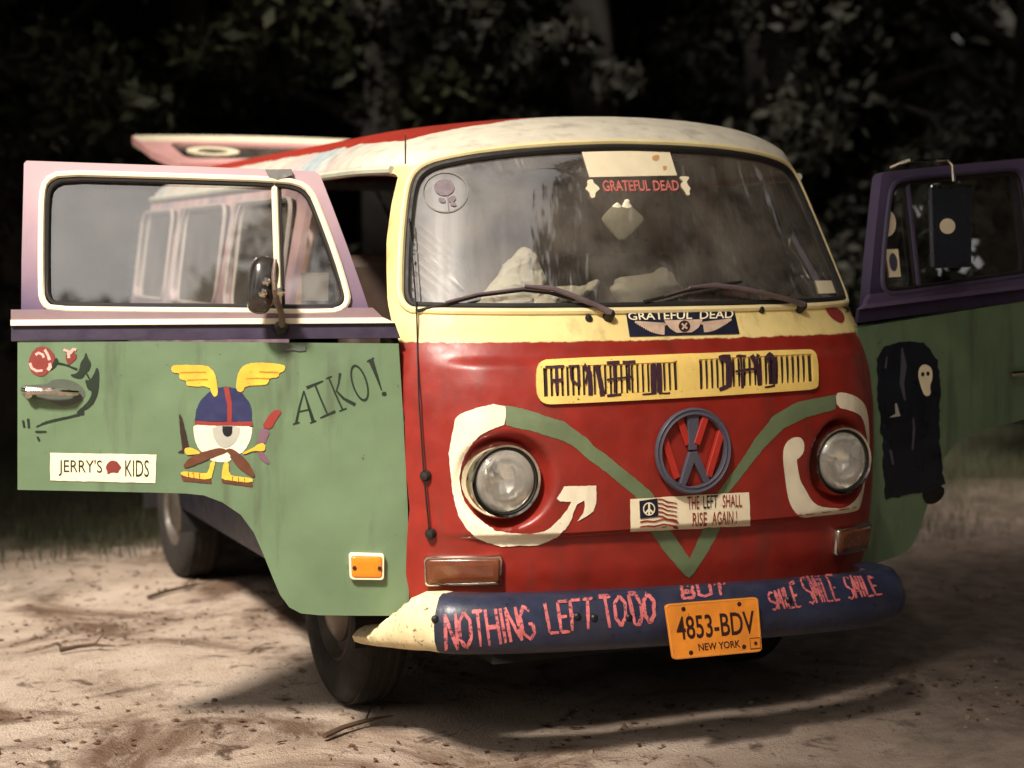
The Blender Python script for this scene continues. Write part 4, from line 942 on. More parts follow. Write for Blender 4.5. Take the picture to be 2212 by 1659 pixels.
# side marker and badge
mk, mb_ = lamp(pdoor, 'side_marker', [(753, 1193), (830, 1195), (829, 1250), (755, 1249)], M_amber, d3, .02)
for fx_ in (.14, .86): MB().lathe([(.006, 0), (.006, .004), (.0005, .005)], d3(*mb_(fx_, .52), .021), PD.n, 10).build('screw', M_ink, mk)
decal('small_bracket', D2([(1435, 205), (1465, 205), (1475, 220), (1525, 218), (1540, 208), (1568, 212), (1566, 235), (1530, 238), (1500, 232), (1470, 238), (1436, 232)]), paint('grey_metal', srgb(90, 96, 92), .4), 'door', pdoor, .004, 10, th=.003)
# mirror
mh = MR([(455, 1040), (450, 850), (480, 560), (520, 400), (600, 315), (720, 300), (850, 345), (905, 420), (915, 560), (880, 760), (830, 930), (780, 1060), (720, 1115), (620, 1130), (520, 1105)])
mhp = smooth_closed(mh, 2); mc = (sum(p[0] for p in mhp)/len(mhp), sum(p[1] for p in mhp)/len(mhp)); VV = []; FF = []; n_ = len(mhp)
for sc_, of in ((1.0, .10), (1.0, .115), (.93, .128), (.7, .138), (.35, .143)):
    for p_ in mhp: VV.append(d3(mc[0]+(p_[0]-mc[0])*sc_, mc[1]+(p_[1]-mc[1])*sc_, of))
for i in range(4):
    for k in range(n_): FF.append((i*n_+k, i*n_+(k+1) % n_, (i+1)*n_+(k+1) % n_, (i+1)*n_+k))
FF.append(tuple(4*n_+k for k in range(n_))); FF.append(tuple(k for k in range(n_))[::-1])
mir = mesh('wing_mirror', VV, flipfix(VV, FF, PD.n), paint('mirror_back', srgb(34, 28, 25), .18, .3, .3, srgb(90, 66, 46), .02, 14, coat=.8, spec=.6), pdoor, sharp=60)
am = MR([(855, 380), (835, 600), (850, 800), (880, 960), (945, 1090), (960, 1220), (945, 1290)])
MB().tube([d3(*p, o_) for p, o_ in zip(am, (.145, .150, .148, .12, .08, .045, .02))], [.005, .007, .008, .009, .009, .010, .013], 8).build('mirror_arm', paint('arm_metal', srgb(104, 88, 76), .35, .2, .4, srgb(50, 38, 30), .02, 16), mir)
for q in MR([(730, 690), (680, 850), (930, 830)]): MB().lathe([(.011, 0), (.012, .012), (.007, .018), (.0005, .019)], d3(*q, .138), PD.n, 12).build('mirror_clamp', M_chrome, mir)
MB().lathe([(.022, -.01), (.020, .02), (.012, .03), (.0005, .032)], d3(*MR([(945, 1270)])[0], .012), PD.n, 16).build('mirror_base', M_black, mir)
decal('top_clip', ZL([(0, 0)]) and [(573, 368), (630, 367), (632, 380), (600, 390), (580, 384)], M_chrome, 'door', pdoor, .012, 10, th=.012)
# paper on the quarter-light
V2 = dmap(MR([(1245, 430), (1645, 435), (1635, 850), (1250, 838)])); dpatch(PD, 'window_paper', [V2], M_paper, pdoor, -.030, .1)
# lettering AIKO!
ak = [D2(ribbon([(1558, 440), (1535, 520), (1515, 610)], [7, 9, 13], 1)), D2(ribbon([(1556, 440), (1580, 520), (1606, 602)], [7, 14, 20], 1)), D2(ribbon([(1530, 548), (1588, 535)], 7)), D2(ribbon([(1500, 612), (1535, 602)], 7)), D2(ribbon([(1588, 606), (1620, 594)], 7)),
      D2(ribbon([(1570, 425), (1655, 390)], [16, 7])), D2(ribbon([(1612, 408), (1645, 485), (1680, 565)], 10, 1)), D2(ribbon([(1640, 580), (1718, 545)], [7, 14])),
      D2(ribbon([(1684, 372), (1718, 455), (1755, 535)], 9, 1)), D2(ribbon([(1742, 350), (1735, 400), (1722, 445)], [14, 8, 6])), D2(ribbon([(1722, 440), (1760, 480), (1820, 512)], [8, 13, 18])), D2(ribbon([(1670, 378), (1700, 366)], 7)), D2(ribbon([(1738, 545), (1775, 530)], 7)),
      [D2(ell(1842, 400, 40, 98, 26, -.30)), D2(ell(1842, 400, 31, 86, 26, -.30)[::-1])],
      D2(ribbon([(1898, 278), (1928, 360), (1955, 438)], [28, 16, 6])), D2(ribbon([(1880, 292), (1916, 272)], 8)), D2(ell(1968, 456, 13, 11, 10))]
multi('painted_lettering', ak, M_dkgreen, 'door', pdoor, .0016, 12)
# painted one-eyed figure with winged helmet
A = lambda nm, P, mt, o_: multi(nm, [rough_edge(D5(p), 4, .45) for p in P], mt, 'door', pdoor, o_, 12)
A('painted_wing', [smooth_closed([(205, 290), (215, 250), (260, 240), (590, 240), (650, 290), (685, 340), (700, 430), (715, 560), (680, 590), (650, 560), (620, 470), (390, 475), (365, 440), (375, 410), (310, 400), (290, 370), (300, 330), (225, 325)], 1)], M_yellow, .0026)
A('painted_wing', [smooth_closed([(1000, 240), (1100, 215), (1250, 215), (1420, 235), (1450, 260), (1430, 310), (1380, 325), (1375, 375), (1270, 385), (1270, 420), (1230, 460), (1010, 465), (980, 545), (910, 515), (915, 400), (940, 310)], 1)], M_yellow, .0026)
A('wing_feather_line', [ribbon(p, 14, 2) for p in ([(300, 325), (480, 318), (585, 322)], [(375, 406), (480, 400), (605, 398)], [(1160, 315), (1260, 318), (1375, 322)], [(1020, 388), (1140, 385), (1270, 390)])], paint('ochre_paint', srgb(176, 128, 40), .5), .0034)
A('painted_helmet', [[(460, 850), (480, 720), (530, 620), (600, 550), (700, 490), (800, 475), (900, 495), (980, 550), (1050, 640), (1080, 720), (1085, 860)]], M_navy, .0018)
A('helmet_stripe', [[(775, 480), (830, 480), (865, 650), (865, 860), (815, 860), (815, 680)], [(460, 845), (640, 860), (1085, 855), (1090, 905), (640, 897), (460, 887)]], M_redart, .0030)
A('painted_eyeball', [smooth_closed([(445, 880), (640, 890), (860, 895), (1088, 898), (1085, 1000), (1040, 1120), (960, 1215), (830, 1225), (865, 1280), (760, 1305), (620, 1277), (640, 1255), (530, 1185), (480, 1110), (450, 1000)], 1)], M_white, .0018)
A('painted_iris', [smooth_closed([(650, 900), (960, 900), (945, 1000), (900, 1085), (830, 1142), (760, 1142), (700, 1095), (660, 1010)], 1)], M_grey, .0026)
A('painted_pupil', [[(762, 905), (872, 905), (870, 975), (850, 1010), (815, 1022), (780, 1005), (764, 970)]], M_black, .0034)
A('painted_moustache', [smooth_closed([(330, 1358), (370, 1280), (450, 1220), (600, 1170), (740, 1138), (800, 1160), (820, 1180), (780, 1200), (650, 1250), (500, 1310), (400, 1352)], 1), smooth_closed([(790, 1165), (850, 1145), (900, 1170), (960, 1215), (1040, 1290), (1100, 1400), (1120, 1458), (1075, 1450), (960, 1380), (880, 1290), (840, 1210)], 1)], M_brown, .0036)
A('painted_arm', [smooth_closed([(345, 1150), (400, 1132), (450, 1150), (510, 1180), (525, 1205), (440, 1215), (365, 1220)], 1), smooth_closed([(970, 1200), (1100, 1140), (1150, 1100), (1225, 1090), (1230, 1170), (1180, 1180), (1110, 1170), (1000, 1212)], 1)], M_yellow, .0038)
A('painted_sword', [[(300, 770), (330, 830), (360, 960), (398, 1130), (345, 1165), (340, 1202), (275, 1192), (325, 1160), (300, 950), (290, 800)]], paint('dark_brown_paint', srgb(52, 38, 32), .5, .2), .0020)
A('painted_torch_flame', [smooth_closed([(1190, 915), (1240, 830), (1300, 750), (1360, 725), (1415, 745), (1350, 830), (1290, 945)], 1)], M_redart, .0024)
A('painted_torch_handle', [smooth_closed([(1180, 918), (1285, 950), (1240, 1060), (1230, 1095), (1145, 1095), (1152, 1020)], 1)], paint('violet_paint', srgb(112, 82, 96), .5, .2), .0020)
A('painted_torch_foot', [smooth_closed([(1140, 1180), (1215, 1185), (1282, 1312), (1250, 1322), (1160, 1260)], 1)], paint('violet_paint', srgb(112, 82, 96), .5, .2), .0020)
A('painted_leg', [smooth_closed([(640, 1290), (690, 1290), (655, 1420), (642, 1482), (520, 1482), (315, 1442), (310, 1400), (420, 1402), (590, 1422), (610, 1390)], 1), smooth_closed([(775, 1296), (832, 1296), (830, 1430), (920, 1455), (1090, 1468), (1092, 1522), (900, 1505), (755, 1482), (755, 1440)], 1)], M_yellow, .0026)
A('toe_line', [ribbon(p, 7) for p in ([(392, 1405), (396, 1455)], [(450, 1408), (452, 1465)], [(512, 1415), (514, 1475)], [(870, 1450), (872, 1500)], [(938, 1458), (940, 1508)], [(1002, 1464), (1004, 1514)])], M_brown, .0034)
A('painted_sandal', [[(310, 1440), (640, 1490), (642, 1532), (330, 1502)], [(750, 1484), (1088, 1524), (1085, 1568), (760, 1522)]], M_brown, .0022)
# painted rose round the handle
Rz = lambda nm, P, mt, o_: multi(nm, [rough_edge(D6(p), 4, .4) for p in P], mt, 'door', pdoor, o_, 8)
Rz('painted_rose', [smooth_closed([(285, 340), (300, 260), (350, 185), (420, 158), (500, 185), (555, 250), (545, 320), (500, 390), (470, 440), (420, 470), (340, 445), (300, 400)], 1), smooth_closed([(655, 250), (700, 240), (765, 225), (775, 280), (730, 325), (690, 350), (665, 310)], 1)], M_rose, .0018)
Rz('rose_petal', [ribbon(p, w_, 3) for p, w_ in (([(300, 330), (320, 385), (370, 410), (430, 405)], 26), ([(360, 250), (385, 228), (430, 250), (440, 275)], 26), ([(450, 195), (480, 240), (500, 300)], 30), ([(500, 330), (505, 370), (480, 400)], 30), ([(640, 195), (690, 215), (690, 280)], 30), ([(700, 235), (740, 190), (765, 200)], 34))], M_rosepink, .0026)
Rz('rose_stem', [ribbon([(575, 330), (660, 350), (775, 395)], 18, 2), smooth_closed([(560, 270), (590, 300), (570, 360), (500, 410), (520, 360)], 1), smooth_closed([(862, 215), (885, 280), (915, 320), (905, 390), (860, 430), (830, 480), (770, 485), (695, 450), (770, 435), (800, 390), (810, 320), (845, 280)], 1),
                 ribbon([(865, 430), (900, 490)], 16), smooth_closed([(975, 360), (998, 430), (995, 520), (985, 620), (950, 720), (880, 790), (840, 800), (850, 850), (800, 855), (760, 830), (830, 770), (880, 720), (920, 650), (915, 600), (880, 600), (850, 490), (900, 510), (940, 450)], 1),
                 ribbon([(800, 845), (700, 870), (560, 900), (450, 930), (365, 970)], [22, 20, 22, 24, 10], 2), ribbon([(232, 905), (242, 975)], 22), ribbon([(282, 888), (290, 980)], 22), ribbon([(355, 1020), (465, 1018)], 20), ribbon([(375, 1068), (395, 1112)], 20)], M_dkgreen, .0022)
# JERRY'S KIDS sticker
jk = decal('name_sticker', rough_edge(D6([(505, 1230), (1572, 1250), (1562, 1535), (505, 1510)]), 10, .5), M_paper, 'door', pdoor, .002, 20)
text('sticker_lettering', "JERRY'S", D6([(590, 1298), (1025, 1302), (1028, 1472), (590, 1462)]), M_dkgreen, 'door', jk, .003, .0, 20)
text('sticker_lettering', 'KIDS', D6([(1258, 1304), (1496, 1304), (1496, 1474), (1258, 1470)]), M_dkgreen, 'door', jk, .003, .0, 20)
multi('sticker_rose', [D6(smooth_closed([(1062, 1385), (1075, 1340), (1120, 1305), (1175, 1315), (1205, 1355), (1222, 1380), (1195, 1410), (1185, 1438), (1130, 1425), (1075, 1450), (1080, 1420)], 1))], M_rose, 'door', jk, .003, 12)

# =================================================================== DRIVER'S DOOR
M_dgreen2 = M_green
ddoor = build_door(DD, 'driver_door', dict(low=M_green, up=fade_paint('dark_violet_frame_paint', 1.30, 1.66, srgb(52, 44, 68), srgb(88, 76, 104)), band=M_dark, ledge=paint('violet_ledge', srgb(84, 70, 96), .4, .1), bead=paint('violet_bead', srgb(70, 62, 84), .4, .1), trim=paint('violet_trim', srgb(92, 80, 104), .4, .12)))
def DDsz(u, v, off=0.0): return DD.sz(u, v, off)
def ddecal(name, P, mat, off=.002): return dpatch(DD, name, [[DDsz(u, v) for u, v in P]], mat, ddoor, off, .05)
ZD = zm(3100, 500, .8732)
ddecal('painted_dark_figure', rough_edge(ZD([(305, 800), (330, 755), (385, 740), (470, 740), (515, 800), (525, 900), (520, 1080), (540, 1230), (500, 1250), (420, 1265), (335, 1280), (330, 1200), (325, 1080), (310, 950)]), 9, 2.5), paint('night_paint', srgb(26, 28, 36), .35, .3, .3, srgb(60, 66, 90), .03, 8))
for P_, w__, m__ in (([(392, 760), (398, 820), (390, 880), (402, 940)], [8, 20, 14, 5], M_slate), ([(372, 950), (378, 990), (350, 998)], [6, 16, 5], M_grey), ([(340, 790), (336, 830)], [5, 9], M_slate), ([(430, 1000), (434, 1040), (428, 1110)], [4, 9, 4], M_slate), ([(350, 1110), (362, 1160)], [8, 5], M_slate)):
    dpatch(DD, 'painted_highlight', [[DDsz(u, v) for u, v in ZD(ribbon(P_, w__, 2))]], m__, ddoor, .0034, .05)
ddecal('painted_dark_patch', smooth_closed(ZD([(470, 1240), (520, 1225), (545, 1250), (520, 1290), (480, 1300), (460, 1270)]), 1), M_black, .002)
sk = dpatch(DD, 'skull_sticker', [[DDsz(u, v) for u, v in smooth_closed(ZD([(445, 850), (455, 820), (475, 815), (495, 830), (497, 865), (487, 890), (492, 920), (470, 928), (455, 890)]), 1)]], M_paper, ddoor, .0035, .05)
dpatch(DD, 'skull_eye', [[DDsz(u, v) for u, v in ZD(ell(462, 850, 6, 8, 8))]], M_black, sk, .0045, .05); dpatch(DD, 'skull_eye', [[DDsz(u, v) for u, v in ZD(ell(480, 848, 6, 8, 8))]], M_black, sk, .0045, .05)
for nm, P, mt in (('oval_sticker', ZD(ell(359, 328, 30, 46, 18)), M_paper), ('oblong_sticker', ZD([(351, 418), (396, 416), (406, 512), (366, 514)]), M_paper)): ddecal(nm, P, mt, -.018)
ddecal('oblong_sticker_print', ZD(ell(378, 462, 14, 32, 14, -.1)), M_slate, -.016)
mo = (.01, .04, .07, .10, .11, .11); mp = [DDsz(u, v, o_) for (u, v), o_ in zip(ZD([(355, 140), (385, 132), (420, 128), (550, 128), (570, 150), (574, 205)]), mo)]
dm = MB().tube([DD.pt(a, z, o_) for (a, z), o_ in zip(mp, mo)], .007, 8).build('wing_mirror', M_chrome, ddoor)
mq = [DDsz(u, v, .12) for u, v in ZD([(497, 224), (640, 222), (636, 500), (506, 505)])]
q = MB(); VV = [DD.pt(a, z, .10) for a, z in mq]+[DD.pt(a, z, .12) for a, z in mq]
q.add(VV, [(0, 1, 2, 3), (7, 6, 5, 4), (0, 4, 5, 1), (1, 5, 6, 2), (2, 6, 7, 3), (3, 7, 4, 0)]); bevel(q.build('mirror_head', paint('mirror_head_dark', srgb(40, 42, 50), .3, .1), dm, False), .006, 2)
MB().tube([DD.pt(mq[0][0], mq[0][1], .12), DD.pt(mq[1][0], mq[1][1], .12)], .004, 6).build('mirror_rim', M_chrome, dm)
dpatch(DD, 'round_sticker', [[DDsz(u, v, .122) for u, v in ZD(ell(552, 362, 27, 27, 18))]], M_paper, dm, .122, .05)
hd_ = [DD.pt(a, .99, o_) for a, o_ in ((.97, .012), (.94, .034), (.86, .034), (.82, .012))]; MB().tube(hd_, .010, 8).build('door_handle', M_chrome, ddoor)

# =================================================================== things on the dashboard
def pillow(name, poly, yp, thick, mat, label, cat, step=5, wob=.008, back=True):
    """a soft lump whose outline is poly (pixels), standing at depth y=yp"""
    V2, F2 = fill2d([smooth_closed(poly, 1)], step); P2 = smooth_closed(poly, 1); px = np.array([p[0] for p in V2]); py = np.array([p[1] for p in V2])
    d = np.maximum(sd_poly(px, py, P2), 0); dm_ = max(d.max(), 1e-6); hgt = thick*np.sqrt(np.clip(1-(1-d/dm_)**2, 0, 1)); VV = []; n_ = len(V2)
    from mathutils import noise as mn
    pts = [at_plane(u, v, 1, yp) for u, v in V2]; base = Vector((sum(p.x for p in pts)/n_, yp, min(p.z for p in pts)))
    for s_ in (-1, 1):
        for p, h in zip(pts, hgt):
            q = p+Vector((0, s_*h, 0)); nn = (mn.noise_vector(q*24)*1.6+mn.noise_vector(q*60)*.7)*wob*min(1, h/.008); nn.y -= abs(mn.noise(q*18))*wob*2.5*s_*min(1, h/.008); VV.append(q+nn-base)
    FF = [f for f in F2]+[tuple(i+n_ for i in f[::-1]) for f in F2]
    me_o = mesh(name, VV, FF, mat, None, sharp=70); me_o.location = base; bm = bmesh.new(); bm.from_mesh(me_o.data); bmesh.ops.remove_doubles(bm, verts=bm.verts, dist=.0006); bmesh.ops.recalc_face_normals(bm, faces=bm.faces); bm.to_mesh(me_o.data); bm.free()
    return tag(me_o, label, cat)
M_cloth = paint('cream_cloth', srgb(250, 242, 214), .9, .08, .1, srgb(200, 180, 140), .2, 20)
M_cloth2 = paint('pale_cloth', srgb(242, 232, 206), .9, .10, .2, srgb(170, 150, 120), .2, 20)
pillow('cloth_bundle', ZL([(930, 1170), (1000, 1090), (1080, 1000), (1150, 900), (1210, 830), (1260, 820), (1320, 870), (1350, 940), (1420, 1060), (1430, 1120), (1380, 1160), (1440, 1300), (1420, 1500), (900, 1500), (850, 1300)]), .42, .06, M_cloth, 'peaked bundle of cream cloth on the dashboard behind the windshield', 'cloth')
pillow('cloth_strip', ZL([(1290, 1370), (1480, 1180), (1640, 1155), (1760, 1170), (1860, 1105), (1915, 1120), (1900, 1160), (1760, 1270), (1700, 1290), (1640, 1280), (1560, 1340), (1440, 1500), (1300, 1500)]), .36, .03, M_cloth, 'crossed strips of cream cloth lying between the cloth bundle and the white box', 'cloth')
pillow('crumpled_paper', ZL([(780, 1330), (920, 1270), (1060, 1290), (1240, 1250), (1340, 1290), (1300, 1360), (1180, 1400), (1000, 1480), (760, 1480)]), .30, .03, M_cloth2, 'grey crumpled paper low on the dashboard under the wiper blade', 'paper')
pillow('paper_box', ZW([(415, 1000), (560, 985), (700, 965), (735, 925), (775, 925), (785, 955), (810, 955), (850, 1020), (885, 1085), (640, 1175), (600, 1280), (470, 1290), (440, 1180), (370, 1100), (385, 1060), (415, 1050)]), .36, .05, M_cloth, 'cream paper box tilted on the dashboard below the hanging diamond', 'box', wob=.002)
pillow('crumpled_paper', ZW([(1690, 1130), (1720, 1085), (1750, 1120), (1830, 1165), (1800, 1260), (1660, 1260), (1620, 1160)]), .40, .02, M_cloth2, 'white crumpled paper at the driver end of the dashboard', 'paper')
pillow('yellow_toy', ZW([(1455, 1090), (1480, 1085), (1520, 1105), (1532, 1160), (1510, 1270), (1470, 1270), (1460, 1130)]), .40, .015, M_yellow, 'small yellow object on the dashboard beside the white crumpled paper', 'toy')
pillow('red_cloth', ZW([(1180, 1090), (1240, 1065), (1310, 1065), (1380, 1100), (1420, 1150), (1400, 1290), (1200, 1290)]), .42, .03, M_rose, 'dark red cloth heaped on the dashboard behind the driver wiper', 'cloth')
pillow('diamond_hanging', ZW([(455, 750), (380, 670), (308, 585), (320, 550), (400, 470), (430, 450), (460, 490), (475, 440), (490, 430), (515, 435), (520, 465), (560, 510), (612, 555), (615, 590), (560, 660)]), .33, .006, M_cloth, 'cream diamond-shaped hanging just inside the windshield below the lettering', 'ornament', wob=.001)

# =================================================================== ground
from mathutils import noise as mnz
def gh(x, y):
    f = max(0, min(1, (math.hypot(x, y-1)-0.2)/4)); wv = mnz.noise(Vector((x*.55, y*.55, 0)))*.05*f+mnz.noise(Vector((x*1.7, y*1.7, 3)))*.016+mnz.noise(Vector((x*5, y*5, 7)))*.010+abs(mnz.noise(Vector((x*11, y*11, 2))))*.008
    far = max(0, (math.hypot(x, y)-22)/60); return wv-.012+far*.4
gx = np.r_[[-160, -90, -50, -30, -20, -14, -10, -8], np.arange(-6.6, 6.0, .07), [7, 8, 10, 14, 20, 30, 50, 90, 160]]
gy = np.r_[[-160, -90, -50, -30, -20, -12, -8, -6], np.arange(-4.6, 7.0, .07), [8, 9, 10, 12, 14, 17, 20, 30, 50, 90, 160]]
VV = [(x, y, gh(x, y)) for y in gy for x in gx]; nx_ = len(gx); FF = [(j*nx_+i, j*nx_+i+1, (j+1)*nx_+i+1, (j+1)*nx_+i) for j in range(len(gy)-1) for i in range(nx_-1)]
def ground_mat():
    m, n, l, p = new_mat('sandy_soil'); t = n.new('ShaderNodeTexCoord')
    def noise(sc, de=6, ro=.6, dis=0):
        a = n.new('ShaderNodeTexNoise'); a.inputs['Scale'].default_value = sc; a.inputs['Detail'].default_value = de; a.inputs['Roughness'].default_value = ro; a.inputs['Distortion'].default_value = dis; l(t.outputs['Object'], a.inputs['Vector']); return a.outputs['Fac']
    def ramp(v, a, b):
        r = n.new('ShaderNodeMapRange'); r.inputs[1].default_value = a; r.inputs[2].default_value = b; l(v, r.inputs[0]); return r.outputs[0]
    def mix(f, a, b):
        q = n.new('ShaderNodeMix'); q.data_type = 'RGBA'; l(f, q.inputs[0])
        for i, v in ((6, a), (7, b)):
            if isinstance(v, tuple): q.inputs[i].default_value = v
            else: l(v, q.inputs[i])
        return q.outputs[2]
    sand = mix(ramp(noise(3, 8), .35, .65), srgb(196, 178, 162), srgb(172, 152, 134))
    col = mix(ramp(noise(1.3, 9, .68, .8), .50, .62), sand, srgb(112, 90, 74))
    col = mix(ramp(noise(7, 9, .7, .5), .56, .64), col, srgb(88, 70, 58))
    col = mix(ramp(noise(38, 6, .7), .60, .70), col, srgb(70, 55, 45))
    # shade on the driver's side put into darker soil colour; dark grassy ground behind
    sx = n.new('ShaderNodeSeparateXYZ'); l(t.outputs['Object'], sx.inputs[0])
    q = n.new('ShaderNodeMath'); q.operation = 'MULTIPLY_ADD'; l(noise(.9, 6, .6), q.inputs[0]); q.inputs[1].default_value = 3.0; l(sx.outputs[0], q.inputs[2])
    shade_soil = mix(ramp(noise(9, 8, .65), .4, .65), srgb(122, 108, 98), srgb(94, 82, 74)); col = mix(ramp(q.outputs[0], 1.0, 2.7), col, shade_soil)
    q2 = n.new('ShaderNodeMath'); q2.operation = 'MULTIPLY_ADD'; l(noise(1.1, 6, .6), q2.inputs[0]); q2.inputs[1].default_value = 3.0; l(sx.outputs[1], q2.inputs[2])
    col = mix(ramp(q2.outputs[0], 4.7, 6.4), col, srgb(46, 44, 28))
    l(col, p.inputs['Base Color']); p.inputs['Roughness'].default_value = .95; p.inputs['Specular IOR Level'].default_value = .15
    ad = n.new('ShaderNodeMath'); ad.operation = 'ADD'; l(noise(26, 9, .7), ad.inputs[0]); l(noise(120, 4, .6), ad.inputs[1])
    bp = n.new('ShaderNodeBump'); bp.inputs['Strength'].default_value = .8; bp.inputs['Distance'].default_value = .018; l(ad.outputs[0], bp.inputs['Height']); l(bp.outputs[0], p.inputs['Normal'])
    return m
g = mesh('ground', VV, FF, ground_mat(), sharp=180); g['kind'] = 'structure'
# litter, pebbles and grass
def scatter(name, n, area, maker, mat, dens=None):
    VV = []; FF = []
    k = 0
    while k < n:
        x = random.uniform(area[0], area[1]); y = random.uniform(area[2], area[3]); k += 1
        if dens and random.random() > dens(x, y): continue
        v, f = maker(x, y, gh(x, y)); b = len(VV); VV += v; FF += [tuple(i+b for i in q) for q in f]
    o = mesh(name, VV, FF, mat, smooth=False); o['kind'] = 'stuff'; return o
def leafbit(x, y, z):
    a = random.uniform(0, 6.28); s_ = random.uniform(.005, .018); c, s = math.cos(a)*s_, math.sin(a)*s_; t = random.uniform(-.3, .5)
    return [(x-c, y-s, z+.004), (x+s*.5, y-c*.5, z+.004+s_*abs(t)), (x+c, y+s, z+.005), (x-s*.5, y+c*.5, z+.004+s_*.3)], [(0, 1, 2), (0, 2, 3)]
def pebble(x, y, z):
    r = random.uniform(.004, .016); h = r*random.uniform(.5, .9); v = []
    for k in range(6): a = k*1.047+random.uniform(-.3, .3); q = r*random.uniform(.7, 1.1); v.append((x+q*math.cos(a), y+q*math.sin(a), z-.002))
    for k in range(4): a = k*1.571+random.uniform(-.4, .4); q = r*.6; v.append((x+q*math.cos(a), y+q*math.sin(a), z+h*random.uniform(.7, 1)))
    return v, [(6, 7, 8, 9), (0, 1, 6), (1, 7, 6), (1, 2, 7), (2, 3, 7), (3, 8, 7), (3, 4, 8), (4, 9, 8), (4, 5, 9), (5, 0, 9), (0, 6, 9)]
def blade(hm):
    def f(x, y, z):
        h = hm*random.uniform(.4, 1.2); a = random.uniform(0, 6.28); w_ = random.uniform(.0012, .003); dx, dy = math.cos(a)*w_, math.sin(a)*w_; b = random.uniform(.1, .7)*h; a2 = random.uniform(0, 6.28)
        ex_, ey_ = math.cos(a2)*b, math.sin(a2)*b
        return [(x-dx, y-dy, z-.01), (x+dx, y+dy, z-.01), (x+dx*.7+ex_*.35, y+dy*.7+ey_*.35, z+h*.6), (x-dx*.7+ex_*.35, y-dy*.7+ey_*.35, z+h*.6), (x+ex_, y+ey_, z+h)], [(0, 1, 2, 3), (3, 2, 4)]
    return f
cl = lambda x, y: max(0, min(1, (mnz.noise(Vector((x*1.4, y*1.4, 11)))+.12)*2.2))
M_litter = paint('leaf_litter', srgb(82, 56, 38), .9, .5, .5, srgb(40, 28, 20), 0, 30)
scatter('leaf_litter', 14000, (-4.5, 4.5, -3.2, 6), leafbit, M_litter, cl)
scatter('pebbles', 2600, (-4.5, 4, -3.2, 4), pebble, paint('pebble', srgb(108, 92, 76), .9, .4, .3, srgb(60, 48, 40), 0, 40), cl)
M_grass = paint('grass_blades', srgb(44, 46, 28), .8, .45, .3, srgb(78, 70, 44), 0, 8)
scatter('grass', 80000, (-4, 8, 2.8, 10), blade(.10), M_grass, lambda x, y: min(1, max(0, (y-3.9)*.4+mnz.noise(Vector((x*.8, y*.8, 5)))*1.2+(.4 if x > 1.6 else 0))))
for i, (u, v, u2, v2) in enumerate([(320, 1290, 450, 1258), (700, 1590, 850, 1545), (130, 1405, 250, 1395)]):
    a = at_plane(u, v, 2, .012); b = at_plane(u2, v2, 2, .02); m_ = (a+b)/2+Vector((.03, .03, .004))
    tw = MB().tube([a, a.lerp(m_, .5)+Vector((0, .015, 0)), m_, m_.lerp(b, .5)-Vector((.01, 0, 0)), b], [.009, .008, .007, .005, .002], 6); tw.tube([m_, m_+Vector((.05, .09, .02))], [.004, .0015], 5)
    tag(tw.build('fallen_twig', paint('twig_bark', srgb(72, 54, 40), .9, .3)), ['dark crooked twig lying on the sand near the rear wheel', 'dry twig lying on the sand in front of the bumper', 'thin twig lying on bare sand below the open green door'][i], 'twig')

# =================================================================== trees
M_bark = paint('tree_bark', srgb(27, 23, 20), .95, .35, .4, srgb(18, 15, 13), .3, 6)
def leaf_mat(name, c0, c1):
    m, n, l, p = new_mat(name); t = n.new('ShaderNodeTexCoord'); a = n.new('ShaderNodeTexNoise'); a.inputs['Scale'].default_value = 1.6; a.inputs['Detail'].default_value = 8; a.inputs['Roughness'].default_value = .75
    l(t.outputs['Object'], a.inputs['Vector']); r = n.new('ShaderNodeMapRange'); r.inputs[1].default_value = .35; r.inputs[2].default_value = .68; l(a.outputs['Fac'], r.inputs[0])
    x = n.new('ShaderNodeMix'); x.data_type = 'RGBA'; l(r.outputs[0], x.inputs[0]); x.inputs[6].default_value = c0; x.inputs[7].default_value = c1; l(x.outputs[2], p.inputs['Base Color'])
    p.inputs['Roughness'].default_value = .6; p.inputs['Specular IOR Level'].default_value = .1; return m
LEAF = [leaf_mat('oak_leaf', (.010, .012, .006, 1), (.032, .033, .018, 1)), leaf_mat('shade_dark_needle', (.008, .008, .006, 1), (.015, .015, .011, 1))]
def crown_mesh(seed, H0, H1, R_, ncl, nlf, ls, mat):
    rg = np.random.default_rng(seed); VV = []; FF = []
    for _ in range(ncl):
        t = rg.uniform(0, 1)**.9; z = H0+(H1-H0)*t; rr = R_*(math.sin(math.pi*min(1, .12+t*.86))**.6)*(.55+.45*rg.uniform()**.5); a = rg.uniform(0, 6.283)
        c = np.array([rr*math.cos(a), rr*math.sin(a), z]); cr = rg.uniform(.35, .75)*R_*.36
        P = rg.normal(size=(nlf, 3)); P /= np.linalg.norm(P, axis=1)[:, None]; P *= cr*rg.uniform(.35, 1, (nlf, 1)); P[:, 2] *= .7; P += c
        A = rg.normal(size=(nlf, 3)); A /= np.linalg.norm(A, axis=1)[:, None]; B = np.cross(A, rg.normal(size=(nlf, 3))); B /= np.linalg.norm(B, axis=1)[:, None]; s = ls*rg.uniform(.6, 1.3, (nlf, 1))
        q = np.stack([P-A*s, P-B*s*.45+A*s*.1, P+A*s, P+B*s*.45+A*s*.1], 1)
        b = len(VV); VV += q.reshape(-1, 3).tolist(); FF += [(b+4*i, b+4*i+1, b+4*i+2, b+4*i+3) for i in range(nlf)]
    me = bpy.data.meshes.new('crown'); me.from_pydata(VV, [], FF); me.materials.append(mat); me.update(); return me
